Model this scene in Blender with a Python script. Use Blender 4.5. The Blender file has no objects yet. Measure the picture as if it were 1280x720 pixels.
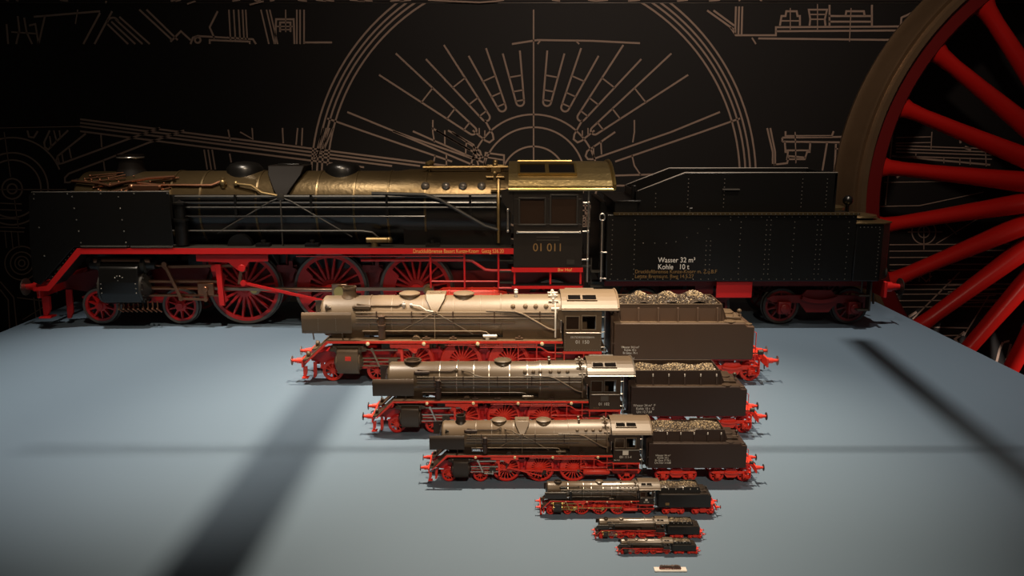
import bpy, math, random
from mathutils import Vector, Matrix, noise
PI = math.pi
R = math.radians
C = bpy.context.scene.collection
SC = bpy.context.scene

# ------------------------------------------------------------------ camera, world, light, exposure
TZ = 0.80                      # height of the table top above the floor
CAM_H = 0.55                   # camera above the table top
PITCH = math.atan(207 / 1000)
cam = bpy.data.objects.new('camera', bpy.data.cameras.new('camera'))
C.objects.link(cam)
cam.location = (0, 0, TZ + CAM_H)
cam.rotation_euler = (PI / 2 - PITCH, 0, 0)
cam.data.sensor_width = 36
cam.data.lens = 36 * 1000 / 1280
cam.data.clip_start = 0.01
SC.camera = cam
SC.view_settings.view_transform = 'Standard'
SC.view_settings.look = 'None'
SC.view_settings.gamma = 1
SC.view_settings.use_curve_mapping = False
SC.view_settings.exposure = 0.0

w = bpy.data.worlds.new('world')
SC.world = w
w.use_nodes = True
w.node_tree.nodes['Background'].inputs[0].default_value = (1.0, 0.82, 0.66, 1)
w.node_tree.nodes['Background'].inputs[1].default_value = 0.02


def spot(name, loc, target, power, col, size, blend, radius):
    l = bpy.data.lights.new(name, 'SPOT')
    l.energy = power
    l.color = col
    l.spot_size = R(size)
    l.spot_blend = blend
    l.shadow_soft_size = radius
    o = bpy.data.objects.new(name, l)
    C.objects.link(o)
    o.location = loc
    d = Vector(target) - Vector(loc)
    o.rotation_euler = d.to_track_quat('-Z', 'Y').to_euler()
    return o


WARM = (1.0, 0.79, 0.56)
NEUT = (1.0, 0.86, 0.70)
spot('spot_key', (0.05, 1.60, TZ + 2.3), (0.0, 1.40, TZ), 375, WARM, 43, 1.0, 0.014)
spot('spot_over_left', (-0.95, 1.6, TZ + 2.3), (-0.74, 1.70, TZ), 290, NEUT, 43, 1.0, 0.03)
spot('spot_over_right', (0.9, 1.6, TZ + 2.3), (0.70, 1.85, TZ), 150, NEUT, 46, 1.0, 0.016)
spot('spot_front', (0.30, -0.9, TZ + 1.9), (0.22, 1.30, TZ + 0.05), 130, WARM, 32, 1.0, 0.04)
spot('spot_front_steep', (-0.35, 0.85, TZ + 2.2), (-0.30, 2.2, TZ + 0.25), 120, WARM, 52, 1.0, 0.04)
spot('spot_mural', (0.5, 1.2, TZ + 1.6), (0.5, 3.3, TZ + 0.85), 60, (1, 0.78, 0.62), 100, 1.0, 0.06)
spot('spot_wheel', (3.5, 1.2, TZ + 1.2), (2.62, 2.95, TZ + 0.0), 480, (1.0, 0.85, 0.75), 38, 1.0, 0.05)


# ------------------------------------------------------------------ materials
def mat(name, col, rough=0.5, metal=0.0, coat=0.0, bump=0.0, bscale=40.0, var=0.0, vscale=8.0, spec=0.5):
    m = bpy.data.materials.new(name)
    m.use_nodes = True
    nt = m.node_tree
    b = nt.nodes['Principled BSDF']
    b.inputs['Base Color'].default_value = (*col, 1)
    b.inputs['Roughness'].default_value = rough
    b.inputs['Metallic'].default_value = metal
    b.inputs['Coat Weight'].default_value = coat
    b.inputs['Coat Roughness'].default_value = 0.15
    b.inputs['Specular IOR Level'].default_value = spec
    tc = nt.nodes.new('ShaderNodeTexCoord')
    if var > 0:
        n = nt.nodes.new('ShaderNodeTexNoise')
        n.inputs['Scale'].default_value = vscale
        n.inputs['Detail'].default_value = 5
        nt.links.new(tc.outputs['Object'], n.inputs['Vector'])
        mx = nt.nodes.new('ShaderNodeMix')
        mx.data_type = 'RGBA'
        mx.inputs['A'].default_value = (*[c * (1 - var) for c in col], 1)
        mx.inputs['B'].default_value = (*[min(1, c * (1 + var)) for c in col], 1)
        nt.links.new(n.outputs['Fac'], mx.inputs['Factor'])
        nt.links.new(mx.outputs['Result'], b.inputs['Base Color'])
    if bump > 0:
        n2 = nt.nodes.new('ShaderNodeTexNoise')
        n2.inputs['Scale'].default_value = bscale
        n2.inputs['Detail'].default_value = 4
        nt.links.new(tc.outputs['Object'], n2.inputs['Vector'])
        bp = nt.nodes.new('ShaderNodeBump')
        bp.inputs['Strength'].default_value = bump
        bp.inputs['Distance'].default_value = 0.002
        nt.links.new(n2.outputs['Fac'], bp.inputs['Height'])
        nt.links.new(bp.outputs['Normal'], b.inputs['Normal'])
    return m


M = {
    'table': mat('table_paint', (0.128, 0.192, 0.272), 0.55, var=0.05, vscale=2.5, bump=0.05, bscale=300),
    'wall': mat('mural_print', (0.0045, 0.0035, 0.0035), 0.7),
    'wall_top': mat('mural_upper', (0.011, 0.006, 0.005), 0.7),
    'line': mat('mural_line', (0.42, 0.31, 0.25), 0.8, spec=0.1),
    'floor': mat('dark_floor', (0.01, 0.009, 0.009), 0.8),
    'gloss': mat('black_gloss_paint', (0.0050, 0.0046, 0.0042), 0.30, bump=0.10, bscale=60),
    'bronze': mat('bronze_sheen_skin', (0.125, 0.088, 0.042), 0.34, metal=0.75, bump=0.35, bscale=90, var=0.25, vscale=14),  # boiler sheen of warm lamps on black paint, put into the colour
    'roofgold': mat('golden_reflection_roof', (0.32, 0.24, 0.11), 0.36, metal=0.85, bump=0.5, bscale=120, var=0.35, vscale=30),  # golden lamp reflection on the dark roof, painted as its colour
    'rivet': mat('rivet_head_glints', (0.30, 0.27, 0.23), 0.28, metal=0.8),  # grey heads paint in the lamp glints on black rivets
    'red': mat('red_frame_paint', (0.56, 0.012, 0.012), 0.38, var=0.08),
    'redlit': mat('lit_red_paint', (0.82, 0.050, 0.028), 0.42, var=0.08),  # the frame red, brightened to stand for light from the front
    'wheelred': mat('big_wheel_red_paint', (0.66, 0.014, 0.010), 0.30, bump=0.25, bscale=25, var=0.12),
    'redshade': mat('shaded_red_paint', (0.16, 0.004, 0.004), 0.45),  # red darkened to paint shade on felloe, big engine's frames and bogies
    'tyre': mat('old_tyre_steel', (0.23, 0.150, 0.085), 0.42, metal=0.6, bump=0.3, bscale=40, var=0.2, vscale=9),
    'steel': mat('bright_steel', (0.55, 0.50, 0.44), 0.28, metal=0.9),
    'greysteel': mat('grey_tyre_steel', (0.13, 0.115, 0.10), 0.42, metal=0.4),
    'brass': mat('brass', (0.62, 0.44, 0.16), 0.28, metal=0.95),
    'copper': mat('brown_copper', (0.30, 0.14, 0.08), 0.33, metal=0.9),
    'darkmetal': mat('dark_metal', (0.025, 0.022, 0.018), 0.42),
    'glass': mat('brown_smoked_pane', (0.030, 0.018, 0.012), 0.12),
    'white': mat('white_paint', (0.78, 0.74, 0.68), 0.5),
    'gold': mat('gilt_lettering', (0.30, 0.18, 0.07), 0.4, metal=0.4),
    'paleorange': mat('yellow_orange_lettering', (0.85, 0.42, 0.12), 0.5),
    'cream': mat('cream_lamp_glass', (0.9, 0.75, 0.45), 0.35),
    'hole': mat('opening_shade', (0.004, 0.003, 0.003), 0.9, spec=0.1),  # black colour stands for the dark inside roof openings
    'dome': mat('old_black_dome', (0.008, 0.006, 0.005), 0.6, spec=0.12),
    'cab': mat('dark_brown_cab_paint', (0.011, 0.008, 0.006), 0.40),
    'rodsteel': mat('brownish_rod_steel', (0.34, 0.23, 0.17), 0.33, metal=0.9),
    'dullbrass': mat('tarnished_brass', (0.26, 0.18, 0.08), 0.40, metal=0.8),
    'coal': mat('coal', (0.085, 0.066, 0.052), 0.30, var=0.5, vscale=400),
    'coaltan': mat('coal_highlight', (0.55, 0.43, 0.27), 0.6, var=0.6, vscale=500),  # tan lumps paint in warm highlights on black coal
    'plate': mat('white_plate', (0.74, 0.70, 0.66), 0.4),
    'tinyblack': mat('tiny_brown_black', (0.075, 0.045, 0.035), 0.5),
    'tinyred': mat('tiny_dull_red', (0.28, 0.07, 0.05), 0.5),
    'beam': mat('dark_beam_paint', (0.02, 0.02, 0.02), 0.6),
}
# weathered, satin finishes of the smaller models; boilers lightened to paint in overhead glare
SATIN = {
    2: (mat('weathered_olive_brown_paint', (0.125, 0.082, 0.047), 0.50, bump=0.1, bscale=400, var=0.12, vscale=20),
        mat('weathered_boiler_glare', (0.215, 0.152, 0.092), 0.48, spec=0.9, bump=0.1, bscale=400, var=0.10, vscale=20),
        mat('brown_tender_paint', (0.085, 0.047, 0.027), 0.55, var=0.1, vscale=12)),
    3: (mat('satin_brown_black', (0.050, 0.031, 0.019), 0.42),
        mat('satin_black_boiler_glare', (0.105, 0.074, 0.045), 0.38, spec=1.0),
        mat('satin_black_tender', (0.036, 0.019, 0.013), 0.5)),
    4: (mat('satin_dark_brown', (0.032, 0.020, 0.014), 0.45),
        mat('matt_boiler_glare', (0.150, 0.103, 0.062), 0.45, spec=0.9),
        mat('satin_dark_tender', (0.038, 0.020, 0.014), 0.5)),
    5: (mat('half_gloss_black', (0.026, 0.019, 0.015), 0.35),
        mat('half_gloss_boiler_glare', (0.11, 0.078, 0.050), 0.33, spec=1.0),
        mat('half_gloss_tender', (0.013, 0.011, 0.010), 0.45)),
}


# ------------------------------------------------------------------ mesh building
class MB:
    def __init__(s):
        s.v = []
        s.f = []
        s.mi = []
        s.m = 0

    def add(s, vs, fs):
        o = len(s.v)
        s.v += [tuple(p) for p in vs]
        for f in fs:
            s.f.append([i + o for i in f])
            s.mi.append(s.m)
        return s

    def box(s, x0, x1, y0, y1, z0, z1):
        x0, x1 = sorted((x0, x1)); y0, y1 = sorted((y0, y1)); z0, z1 = sorted((z0, z1))
        return s.add([(x0, y0, z0), (x1, y0, z0), (x1, y1, z0), (x0, y1, z0), (x0, y0, z1), (x1, y0, z1), (x1, y1, z1), (x0, y1, z1)],
                     [(0, 3, 2, 1), (4, 5, 6, 7), (0, 1, 5, 4), (1, 2, 6, 5), (2, 3, 7, 6), (3, 0, 4, 7)])

    def prism(s, pts, a, b, axis='y'):
        """closed polygon of 2D points extruded along an axis"""
        def mk(p, t):
            if axis == 'y': return (p[0], t, p[1])
            if axis == 'x': return (t, p[0], p[1])
            return (p[0], p[1], t)
        n = len(pts)
        area = sum(pts[i][0] * pts[(i + 1) % n][1] - pts[(i + 1) % n][0] * pts[i][1] for i in range(n))
        if area < 0: pts = pts[::-1]
        if a > b: a, b = b, a
        vs = [mk(p, a) for p in pts] + [mk(p, b) for p in pts]
        fs = [list(range(n)), list(range(2 * n - 1, n - 1, -1))] + [(i, i + n, (i + 1) % n + n, (i + 1) % n) for i in range(n)]
        if axis != 'y':
            fs = [f[::-1] for f in fs]
        return s.add(vs, fs)

    def strip(s, pts, y0, y1, t, axis='y'):
        """open 2D polyline thickened by t and extruded"""
        up = []
        n = len(pts)
        for i in range(n):
            a = Vector(pts[max(0, i - 1)]); b = Vector(pts[min(n - 1, i + 1)])
            d = (b - a).normalized()
            nn = Vector((-d.y, d.x))
            up.append(tuple(Vector(pts[i]) + nn * t))
        for i in range(n - 1):
            s.prism([pts[i], pts[i + 1], up[i + 1], up[i]], y0, y1, axis)
        return s

    def frame(s, p0, p1):
        z = (Vector(p1) - Vector(p0)).normalized()
        h = Vector((0, 0, 1)) if abs(z.z) < 0.9 else Vector((1, 0, 0))
        x = h.cross(z).normalized()
        return x, z.cross(x), z

    def lathe(s, p0, axis, prof, n=24, a0=0, a1=None):
        """profile (r, h) turned about the axis through p0"""
        p0 = Vector(p0)
        X, Y, Z = s.frame(p0, p0 + Vector(axis))
        full = a1 is None
        if full: a1 = 2 * PI
        k = n if full else n + 1
        vs = []
        for r, h in prof:
            for i in range(k):
                a = a0 + (a1 - a0) * i / n
                vs.append(p0 + Z * h + (X * math.cos(a) + Y * math.sin(a)) * r)
        fs = []
        for j in range(len(prof) - 1):
            for i in range(n):
                i2 = (i + 1) % k
                fs.append((j * k + i, j * k + i2, (j + 1) * k + i2, (j + 1) * k + i))
        if full and prof[0][0] > 1e-6 and prof[0] != prof[-1]:
            fs.append(list(range(k))[::-1])
            fs.append([(len(prof) - 1) * k + i for i in range(k)])
        return s.add(vs, fs)

    def cyl(s, p0, p1, r, r1=None, n=20):
        d = (Vector(p1) - Vector(p0))
        return s.lathe(p0, d, [(r, 0), (r if r1 is None else r1, d.length)], n)

    def tube(s, pts, r, n=8, closed=False):
        pts = [Vector(p) for p in pts]
        vs = []
        prevx = None
        N = len(pts)
        for i, p in enumerate(pts):
            if closed:
                t = (pts[(i + 1) % N] - pts[i - 1]).normalized()
            else:
                t = (pts[min(N - 1, i + 1)] - pts[max(0, i - 1)]).normalized()
            if prevx is None:
                h = Vector((0, 0, 1)) if abs(t.z) < 0.9 else Vector((1, 0, 0))
                x = h.cross(t).normalized()
            else:
                x = (prevx - t * prevx.dot(t)).normalized()
            prevx = x
            y = t.cross(x)
            for k in range(n):
                a = 2 * PI * k / n
                vs.append(p + (x * math.cos(a) + y * math.sin(a)) * r)
        fs = []
        for i in range(N if closed else N - 1):
            for k in range(n):
                j = (i + 1) % N
                fs.append((i * n + k, i * n + (k + 1) % n, j * n + (k + 1) % n, j * n + k))
        if not closed:
            fs.append(list(range(n))[::-1]); fs.append([(N - 1) * n + k for k in range(n)])
        return s.add(vs, fs)

    def ball(s, c, r, n=10, sx=1, sy=1, sz=1):
        o = len(s.v)
        m = max(4, n // 2)
        vs = []
        for j in range(m + 1):
            t = PI * j / m
            for i in range(n):
                a = 2 * PI * i / n
                vs.append((c[0] + r * sx * math.sin(t) * math.cos(a), c[1] + r * sy * math.sin(t) * math.sin(a), c[2] + r * sz * math.cos(t)))
        fs = []
        for j in range(m):
            for i in range(n):
                fs.append((j * n + i, (j + 1) * n + i, (j + 1) * n + (i + 1) % n, j * n + (i + 1) % n))
        return s.add(vs, fs)

    def rivets(s, pts, side, r=0.018, n=6):
        """small domed heads on a wall facing the side (-1 / +1 along y)"""
        s.m = 1
        for (x, y, z) in pts:
            vs = [(x, y + side * r * 0.9, z)]
            for i in range(n):
                a = 2 * PI * i / n
                vs.append((x + r * 0.7 * math.cos(a), y + side * r * 0.6, z + r * 0.7 * math.sin(a)))
            for i in range(n):
                a = 2 * PI * i / n
                vs.append((x + r * math.cos(a), y, z + r * math.sin(a)))
            fs = []
            for i in range(n):
                j = (i + 1) % n
                fs.append((0, 1 + i, 1 + j) if side < 0 else (0, 1 + j, 1 + i))
                fs.append((1 + i, 1 + n + i, 1 + n + j, 1 + j) if side < 0 else (1 + j, 1 + n + j, 1 + n + i, 1 + i))
            s.add(vs, fs)
        s.m = 0
        return s

    def build(s, name, m, parent=None, sc=1.0, off=(0, 0, 0), bevel=0.0, ang=38, seg=2):
        off = Vector(off)
        vs = [(Vector(p) - off) * sc for p in s.v]
        lo = Vector([min(p[i] for p in vs) for i in range(3)])
        hi = Vector([max(p[i] for p in vs) for i in range(3)])
        c = (lo + hi) / 2
        me = bpy.data.meshes.new(name)
        me.from_pydata([p - c for p in vs], [], s.f)
        for q in (m if isinstance(m, (list, tuple)) else [m]):
            me.materials.append(q)
        me.polygons.foreach_set('material_index', s.mi)
        me.polygons.foreach_set('use_smooth', [True] * len(me.polygons))
        me.update()
        me.set_sharp_from_angle(angle=R(ang))
        o = bpy.data.objects.new(name, me)
        C.objects.link(o)
        base = parent['_o'] if parent is not None and '_o' in parent else None
        if parent is not None:
            o.parent = parent
            # sub-parts: positions are measured from the thing's base
            pc = Vector(parent['_c']) if '_c' in parent else Vector((0, 0, 0))
            o.location = c - pc
            o['_c'] = list(c)
        else:
            o.location = c
        if bevel > 0:
            bm = o.modifiers.new('bevel', 'BEVEL')
            bm.width = bevel * sc
            bm.segments = seg
            bm.limit_method = 'ANGLE'
            if any(s.mi):
                rv = set()
                for fi, f in enumerate(s.f):
                    if s.mi[fi]: rv.update(f)
                vg = o.vertex_groups.new(name='edges')
                vg.add([i for i in range(len(s.v)) if i not in rv], 1.0, 'REPLACE')
                bm.limit_method = 'VGROUP'
                bm.vertex_group = 'edges'
            bm.angle_limit = R(40)
            bm.harden_normals = False
        return o


def tag(o, label=None, cat=None, group=None, kind=None):
    if label: o['label'] = label
    if cat: o['category'] = cat
    if group: o['group'] = group
    if kind: o['kind'] = kind
    return o


def text(name, body, size, loc, m, parent, sc, off, align='CENTER', shear=0, xs=1.0):
    cu = bpy.data.curves.new(name, 'FONT')
    cu.body = body
    cu.size = size * sc
    cu.align_x = align
    cu.align_y = 'CENTER'
    cu.extrude = 0.004 * sc
    cu.shear = shear
    cu.space_line = 0.95
    cu.materials.append(m)
    tmp = bpy.data.objects.new('lettering_source', cu)
    C.objects.link(tmp)
    dg = bpy.context.evaluated_depsgraph_get()
    me = bpy.data.meshes.new_from_object(tmp.evaluated_get(dg))
    me.name = name
    bpy.data.objects.remove(tmp)
    bpy.data.curves.remove(cu)
    o = bpy.data.objects.new(name, me)
    C.objects.link(o)
    o.parent = parent
    pc = Vector(parent['_c']) if '_c' in parent else Vector((0, 0, 0))
    o.location = (Vector(loc) - Vector(off)) * sc - pc
    o.rotation_euler = (PI / 2, 0, 0)
    o.scale = (xs, 1, 1)
    return o


def arc(cx, cz, r, a0, a1, n):
    return [(cx + r * math.cos(R(a0 + (a1 - a0) * i / n)), cz + r * math.sin(R(a0 + (a1 - a0) * i / n))) for i in range(n + 1)]


def line_pts(x0, z0, x1, z1, step):
    n = max(1, round(math.hypot(x1 - x0, z1 - z0) / step))
    return [(x0 + (x1 - x0) * i / n, z0 + (z1 - z0) * i / n) for i in range(n + 1)]


# ------------------------------------------------------------------ setting
def structure(name, mb, m, bevel=0):
    return tag(mb.build(name, m, bevel=bevel), kind='structure')


structure('floor', MB().box(-5, 5, -3, 3.6, -0.05, 0), M['floor'])
WY = 3.30      # front face of the back wall
wall = structure('wall_back', MB().box(-5, 5, WY, WY + 0.1, 0, TZ + 1.008), M['wall'])
structure('wall_back_upper', MB().box(-5, 5, WY - 0.012, WY + 0.1, TZ + 1.012, 4.0), M['wall_top'])
structure('trim_1', MB().box(-5, 5, WY - 0.004, WY + 0.1, TZ + 1.008, TZ + 1.012), M['greysteel'])


def on_wall(px, py, y=WY - 0.0015):
    """picture measurement of the mural turned into a place on the wall"""
    u = (px - 640) / 1000
    v = (360 - py) / 1000
    dy = math.cos(PITCH) + v * math.sin(PITCH)
    dz = -math.sin(PITCH) + v * math.cos(PITCH)
    t = y / dy
    return (u * t, TZ + CAM_H + dz * t)


LINES = []


def L(*pts, w=1.0):
    LINES.append((list(pts), w))


def AR(cx, cy, r, a0, a1, w=1.0, n=None):
    n = n or max(8, int(abs(a1 - a0) / 5))
    L(*[(cx + r * math.cos(R(a0 + (a1 - a0) * i / n)), cy - r * math.sin(R(a0 + (a1 - a0) * i / n))) for i in range(n + 1)], w=w)


def slot(x0, y0, x1, y1, hw0, hw1, w=1.0):
    """a spoke opening with a round end at the first point"""
    d = Vector((x1 - x0, y1 - y0)).normalized(); n = Vector((-d.y, d.x))
    a = Vector((x0, y0)); b = Vector((x1, y1))
    pts = [tuple(b + n * hw1)]
    base = math.atan2(n.y, n.x)
    for i in range(9):
        t = base + PI * i / 8
        pts.append((a.x + d.x * hw0 + hw0 * math.cos(t), a.y + d.y * hw0 + hw0 * math.sin(t)))
    pts.append(tuple(b - n * hw1))
    L(*pts, w=w)
    for k in (0.10, 0.28, 0.55):
        p = a + (b - a) * k; hw = hw0 + (hw1 - hw0) * k
        L(tuple(p + n * hw), tuple(p - n * hw), w=w * 0.8)


def wheel_drawing(cx, cy, top):
    for r in (6, 13, 40, 50, 64): AR(cx, cy, r, 0, 360, w=0.9)
    for r in (258, 265, 272, 279): AR(cx, cy, r, -60, 240, w=1.0, n=90)
    for k in range(24):
        a = R(k * 15 + 7.5)
        if math.sin(a) < -0.25: continue
        x0, y0 = cx + 76 * math.cos(a), cy - 76 * math.sin(a)
        x1, y1 = cx + 236 * math.cos(a), cy - 236 * math.sin(a)
        slot(x0, y0, x1, y1, 5, 17)
    L((cx, cy - 300), (cx, cy + 90), w=0.7)
    L((cx - 290, cy - 2), (cx + 290, cy - 4), w=0.6)


# main wheel drawing (behind the cab) and the one at the left edge
for r in (6, 13, 40, 64, 80): AR(667, 223, r, 0, 360, w=0.95)
for r in (258, 265, 271, 278): AR(667, 223, r, -20, 200, w=1.0, n=80)
L((667, 12), (667, 223), w=0.8)
for sgn in (1, -1):
    def X(x): return 667 + sgn * (x - 667)
    L((X(769), 165), (X(734), 189), (X(732), 195), (X(735), 199), (X(741), 199), (X(839), 165), (X(900), 140))
    L((X(769), 202), (X(877), 165), (X(925), 148))
    L((X(743), 163), (X(727), 176), (X(722), 178), (X(717), 174), (X(718), 168), (X(728), 150))
    L((X(793), 150), (X(793), 165), (X(791), 178), w=0.8)
    L((X(751), 176), (X(752), 193), w=0.8); L((X(742), 183), (X(742), 198), w=0.8)
    L((X(790), 194), (X(793), 207), (X(801), 219), w=0.8)
    L((X(769), 219.5), (X(816), 218)); L((X(766), 232), (X(790), 232))
    L((X(728), 163), (X(728), 171), w=0.7); L((X(735), 160), (X(735), 169), w=0.7)
for aa in (38, 52, 66, 80, 100, 114, 128, 142):
    ca0, sa0 = math.cos(R(aa)), math.sin(R(aa))
    rr0 = min(232, 158 / sa0)
    slot(667 + 92 * ca0, 223 - 92 * sa0, 667 + rr0 * ca0, 223 - rr0 * sa0, 5, 5 + 12 * (rr0 - 92) / 140)
L((605, 207), (607, 191), (630, 194), (630, 208)); L((605, 196), (629, 200), w=0.8)
L((560, 163), (592, 181), (598, 207)); L((545, 163), (588, 188)); L((556, 163), (556, 181), w=0.8); L((558, 193), (558, 207), w=0.8)
L((491, 164), (600, 210)); L((516, 164), (604, 203)); L((540, 160), (604, 197))
for gx in (727, 731.5, 736, 740): L((gx, 253), (gx + 1, 283), w=0.8)
for gy in (257, 263, 270, 276, 280, 283): L((724, gy), (742, gy), w=0.8)
# left drawing
for r in (6, 12.6, 36, 45): AR(15, 236, r, 0, 360, w=0.9)
AR(15, 236, 64, 22, 150, w=0.9)
L((0, 237), (83, 237), w=0.5); L((5, 165), (13, 221), w=0.5)
L((107, 167), (72, 195), (70, 201), (73, 205), (78, 204), (157, 175), (200, 160))
L((128, 201), (86, 217), (81, 222), (81, 228), (86, 228), (97, 224)); L((128, 201), (184, 179), (230, 163))
L((126, 168), (127, 184), w=0.8); L((86, 184), (89, 198), w=0.8); L((77, 191), (79, 203), w=0.8); L((72, 195), (74, 204), w=0.7); L((129, 200), (131, 214), w=0.8)
L((85, 163), (66, 181), (60, 187), (56, 184), (55, 178), (62, 163)); L((62, 170), (64, 185), w=0.8); L((67, 163), (71, 178), w=0.8); L((74, 163), (75, 172), w=0.8)
L((34, 163), (36, 171), (42, 172), (47, 164)); L((0, 160), (100, 158), w=0.4)
for k, yy in enumerate((149, 153.5, 158, 164)): L((100, yy), (560 - k * 35, yy + (460 - k * 35) * 0.127))
for gx in (408, 404, 400, 396): L((gx + 8, 160), (gx - 3, 187 + (408 - gx)), w=0.8)
for gx in (256, 261, 266): L((gx - 1, 187), (gx + 3, 212), w=0.8)
L((287, 192), (289, 203), w=0.8); L((285, 162), (288, 177), w=0.8)
L((353, 160), (354, 179), w=0.8); L((372, 160), (370, 181), w=0.8); L((378, 160), (377, 182), w=0.8); L((300, 165), (316, 174), (315, 160), w=0.8)
for gy, gx in ((254, 27), (262, 27), (273, 24), (284, 31), (289, 30)): L((0, gy), (gx, gy + 1), w=0.6)
L((18, 250), (23, 286), w=0.5)
for r in (4, 8.5, 14, 21): AR(27, 329, r, 0, 360, w=0.7)
L((0, 352), (17, 372), (21, 412), w=0.7); L((0, 362), (10, 375), (12, 412), w=0.7)
L((21, 372), (52, 376), w=0.6); L((42, 372), (45, 398), w=0.6); L((48, 372), (51, 396), w=0.6); L((28, 400), (60, 380), w=0.5)
for gx in (6, 14, 22): L((gx, 290), (gx + 2, 310), w=0.5)
# top strip
L((22, 20), (24, 38), (20, 55)); L((30, 22), (33, 40), (40, 55)); L((8, 30), (10, 55)); L((36, 32), (44, 30), (48, 55)); L((14, 40), (46, 42), w=0.8)
L((42, 21), (125, 14)); L((56, 20), (48, 55)); L((125, 16), (104, 55)); L((97, 12), (94, 30), w=0.6)
for k in range(4): L((134 + k * 5, 30 - k * 3), (160 + k * 9, 55)); 
L((140, 14), (118, 55)); AR(141, 29, 7, 20, 170)
L((174, 12), (215, 50)); L((183, 12), (222, 50)); L((213, 52), (226, 39), (238, 50))
L((238, 55), (241, 47), (247, 45), (316, 49), (320, 55)); L((262, 55), (262, 50), (312, 52), (312, 55)); AR(247, 50, 3.5, 0, 360)
L((272, 14), (262, 34), (268, 48)); 
for gx in (286, 292, 298, 303, 307): L((gx, 12), (gx + 2, 50), w=0.8)
for gx in (326, 333, 337): L((gx, 12), (gx + 10, 55), w=0.8)
L((344, 55), (345, 24), (367, 24), (368, 55)); L((350, 40), (350, 28), (363, 28), (363, 40)); L((346, 33), (367, 33), w=0.7); L((350, 37), (363, 37), w=0.7); L((357, 12), (357, 40), w=0.6)
for gx in (371, 375, 380): L((gx, 12), (gx, 55), w=0.8)
L((380, 53), (415, 53)); 
L((640, 55), (672, 50), (740, 51), (800, 54)); L((675, 51), (672, 55), w=0.8); L((720, 51), (724, 55), w=0.8)
L((884, 13), (919, 38)); L((892, 13), (918, 32)); L((913, 34), (920, 44), (970, 44), (970, 34), (1130, 33)); L((970, 39), (1130, 38))
for gx in (920, 924, 928): L((gx, 8), (gx - 1, 43))
L((948, 48), (1125, 50)); L((940, 47), (945, 55), w=0.8)
L((975, 32), (977, 20), (982, 20), (983, 14), (996, 14), (997, 20), (1000, 20), (1000, 32)); L((977, 26), (1000, 26), w=0.7)
L((1012, 32), (1013, 24), (1011, 12), (1034, 12), (1031, 24), (1032, 32)); L((1013, 24), (1031, 24), w=0.7); L((1012, 18), (1033, 18), w=0.7)
L((1036, 20), (1090, 20)); L((1036, 27), (1090, 27)); L((1037, 6), (1037, 32)); L((1057, 20), (1058, 14), (1080, 14), (1081, 20)); L((1090, 6), (1090, 33)); L((1126, 32), (1127, 22), (1140, 16))
L((988, 10), (988, 37), w=0.5); L((1022, 5), (1022, 37), w=0.5); L((1064, 10), (1062, 52), w=0.5)
# right of the tender
for k in range(2): L((959 + k * 4, 160), (966 + k * 3, 190), (966 + k * 3, 207))
L((965, 206), (984, 204), (986, 195), (1007, 197))
L((978, 172), (1062, 171)); L((978, 177), (1055, 178)); L((978, 172), (978, 177)); L((981, 177), (982, 190), (985, 190), (984, 199), (1006, 199), (1009, 190), (1012, 190), (1013, 178))
L((983, 188), (1012, 188)); L((994, 165), (995, 204), w=0.6); L((982, 164), (982, 170), (1040, 170), (1042, 164)); L((1034, 178), (1028, 214)); L((1045, 180), (1041, 252)); L((1050, 180), (1046, 250)); L((1044, 186), (1052, 186), w=0.7)
L((1037, 226), (1047, 226), w=0.6)
# seen between the spokes of the big wheel
L((1116, 165), (1112, 205), (1107, 256), w=0.7)
for gy in (186, 190, 194, 199): L((1120, gy - 4), (1240, gy), w=0.6)
L((1115, 195), (1140, 197), (1160, 199), (1238, 206)); L((1145, 192), (1145, 198), w=0.5); L((1180, 196), (1180, 204), w=0.5); L((1200, 197), (1200, 206), w=0.5); L((1213, 197), (1213, 206), w=0.5); L((1232, 188), (1233, 208), w=0.5)
L((1120, 172), (1165, 171), w=0.5); L((1120, 179), (1165, 178), w=0.5); L((1165, 165), (1164, 186), w=0.5)
L((1186, 163), (1199, 169), (1201, 179), w=1.1); L((1206, 184), (1214, 187), w=1.6); L((1121, 222), (1131, 215), w=1.0)
L((1100, 258), (1150, 257), (1230, 240), w=0.5); L((1105, 228), (1240, 226), w=0.4)
for r in (7, 15): AR(1155, 290, r, 0, 360, w=0.6)
L((1135, 290), (1178, 290), w=0.5); L((1155, 270), (1155, 312), w=0.5); L((1178, 275), (1196, 293), w=0.5); L((1170, 305), (1225, 272), w=0.5)
for gy in (306, 314, 322, 331, 338, 356, 362, 368, 376, 384): L((1112, gy), (1112 + 130 + (gy % 7) * 4, gy - 1), w=0.55)
for gx in (1134, 1140, 1150, 1163): L((gx, 338), (gx - 1, 352), w=0.6)
L((1145, 340), (1158, 352), (1165, 345), w=0.6); L((1114, 342), (1130, 338), (1118, 346), w=1.3)
L((1200, 340), (1141, 399), w=0.8); L((1176, 380), (1148, 400), w=1.4); L((1136, 396), (1146, 390), w=1.5)
for gy in (350, 357, 365, 372, 380): L((1185, gy), (1245, gy - 3), w=0.5)
L((1236, 370), (1205, 420), w=0.7); L((1232, 396), (1204, 433), w=1.5); L((1206, 415), (1194, 424), (1198, 430), w=1.4)
L((1160, 409), (1210, 410), w=0.7); L((1166, 420), (1206, 419), w=0.6)
L((1254, 428), (1250, 436), (1246, 452), (1238, 455), w=1.4); L((1264, 430), (1255, 462), w=1.4); L((1255, 428), (1262, 426), w=1.2)
L((1243, 34), (1253, 55), w=1.0)


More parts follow.
